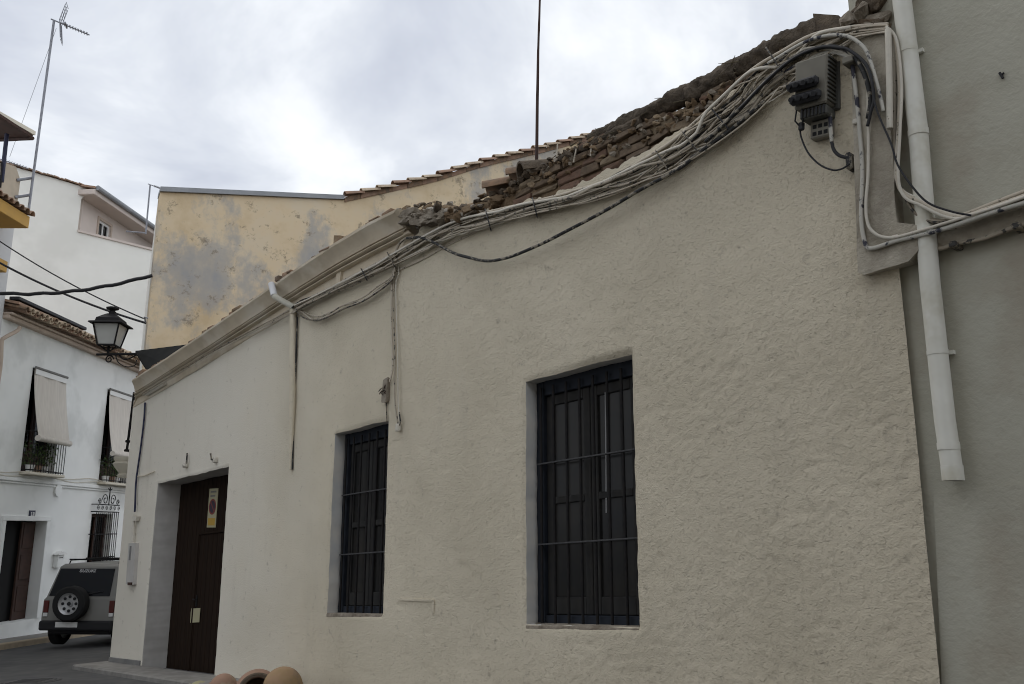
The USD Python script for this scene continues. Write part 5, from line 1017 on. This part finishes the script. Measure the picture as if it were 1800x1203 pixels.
cobj('roof_rack_bar', tube(np.array([(-.66, .62, 1.80), (.66, .62, 1.80)]), .018, 6), m_iron); cobj('roof_rack_bar', tube(np.array([(-.66, 1.5, 1.80), (.66, 1.5, 1.80)]), .018, 6), m_iron)
cobj('bumper', (bevelled((-.80, -.09, .36), (.80, .06, .56), .03)), m_black); cobj('underbody', bevelled((-.70, .1, .26), (.70, 3.5, .47), .03), m_black)
for sx in (-1, 1):
    tl = cobj('tail_light', bevelled((sx * .72 - .055, -.015, .72), (sx * .72 + .055, .02, .97), .01), m_redlamp); cobj('lens', bevelled((sx * .72 - .045, -.02, .64), (sx * .72 + .045, .02, .715), .008), m_white, tl)
cobj('licence_plate', bevelled((-.42, -.105, .43), (.06, -.092, .54), .003), m_white)
def wheel(c, ax, r, w, name):
    tire = [(r * .62, -w / 2), (r * .9, -w / 2), (r, -w * .36), (r, w * .36), (r * .9, w / 2), (r * .62, w / 2)]
    wq_ = cobj(name, lathe(tire, c, 28, ax), m_rubber, smooth=40); cobj('rim', lathe([(.001, w * .30), (r * .16, w * .33), (r * .2, w * .2), (r * .5, w * .26), (r * .60, w * .42), (r * .635, w * .44), (r * .635, -w * .4), (.001, -w * .4)], c, 28, ax), m_alloy, wq_, 30)
    a_ = np.array(ax, float); x_ = np.cross(a_, [0, 0, 1.0]); x_ /= np.linalg.norm(x_); y_ = np.cross(a_, x_)
    for k in range(8):
        t_ = k * math.pi / 4; cobj('rim_hole', lathe([(.001, 0), (r * .09, 0), (r * .09, .012), (.001, .012)], np.array(c) + a_ * w * .245 + (x_ * math.cos(t_) + y_ * math.sin(t_)) * r * .40, 10, ax), m_black, wq_)
    cobj('hub', lathe([(.001, 0), (r * .12, 0), (r * .10, .03), (.001, .035)], np.array(c) + a_ * w * .3, 12, ax), m_black, wq_); return wq_
wheel((.10 - .2, -.14, .92), (0, -1.0, 0), .36, .24, 'spare_wheel')
for sx in (-1, 1):
    for yy in (.62, 2.95): wheel((sx * .70, yy, .34), (sx, 0, 0), .345, .22, 'wheel')
cobj('door_mirror', bevelled((.80, 2.15, 1.05), (.98, 2.25, 1.22), .03), m_white); cobj('rear_wiper', tube(np.array([backpt(.1, 1.09, .03), backpt(.45, 1.15, .03)]), .01, 5), m_black)

# manhole
mc = at_y(52, 1199, 15.0); d = ray(52, 1199); tq = np.linspace(5, 40, 4000); pp = EYE + d * tq[:, None]; mc = pp[np.argmax(pp[:, 2] < gz(pp[:, 0], pp[:, 1]))]; mc[2] = gz(mc[0], mc[1])
mh = thing('manhole_cover', 'round dark cast iron manhole cover in the street at lower left', 'manhole cover', mc, 0)
def on_slope(m):
    v = m[0].copy(); v[:, 2] += gz(v[:, 0], v[:, 1]) - gz(mc[0], mc[1]); return v, m[1]
obj('cover', on_slope(lathe([(.33, .004), (.32, .012), (.001, .012)], mc, 32)), m_castiron, mh); obj('ring', on_slope(lathe([(.40, .0), (.39, .009), (.345, .009), (.34, .002)], mc, 32)), m_castiron, mh)
for k in range(5): obj('rib', on_slope((bevelled(mc + [-.22, -.2 + k * .1 - .015, .012], mc + [.22, -.2 + k * .1 + .015, .02], .004))), m_castiron, mh)
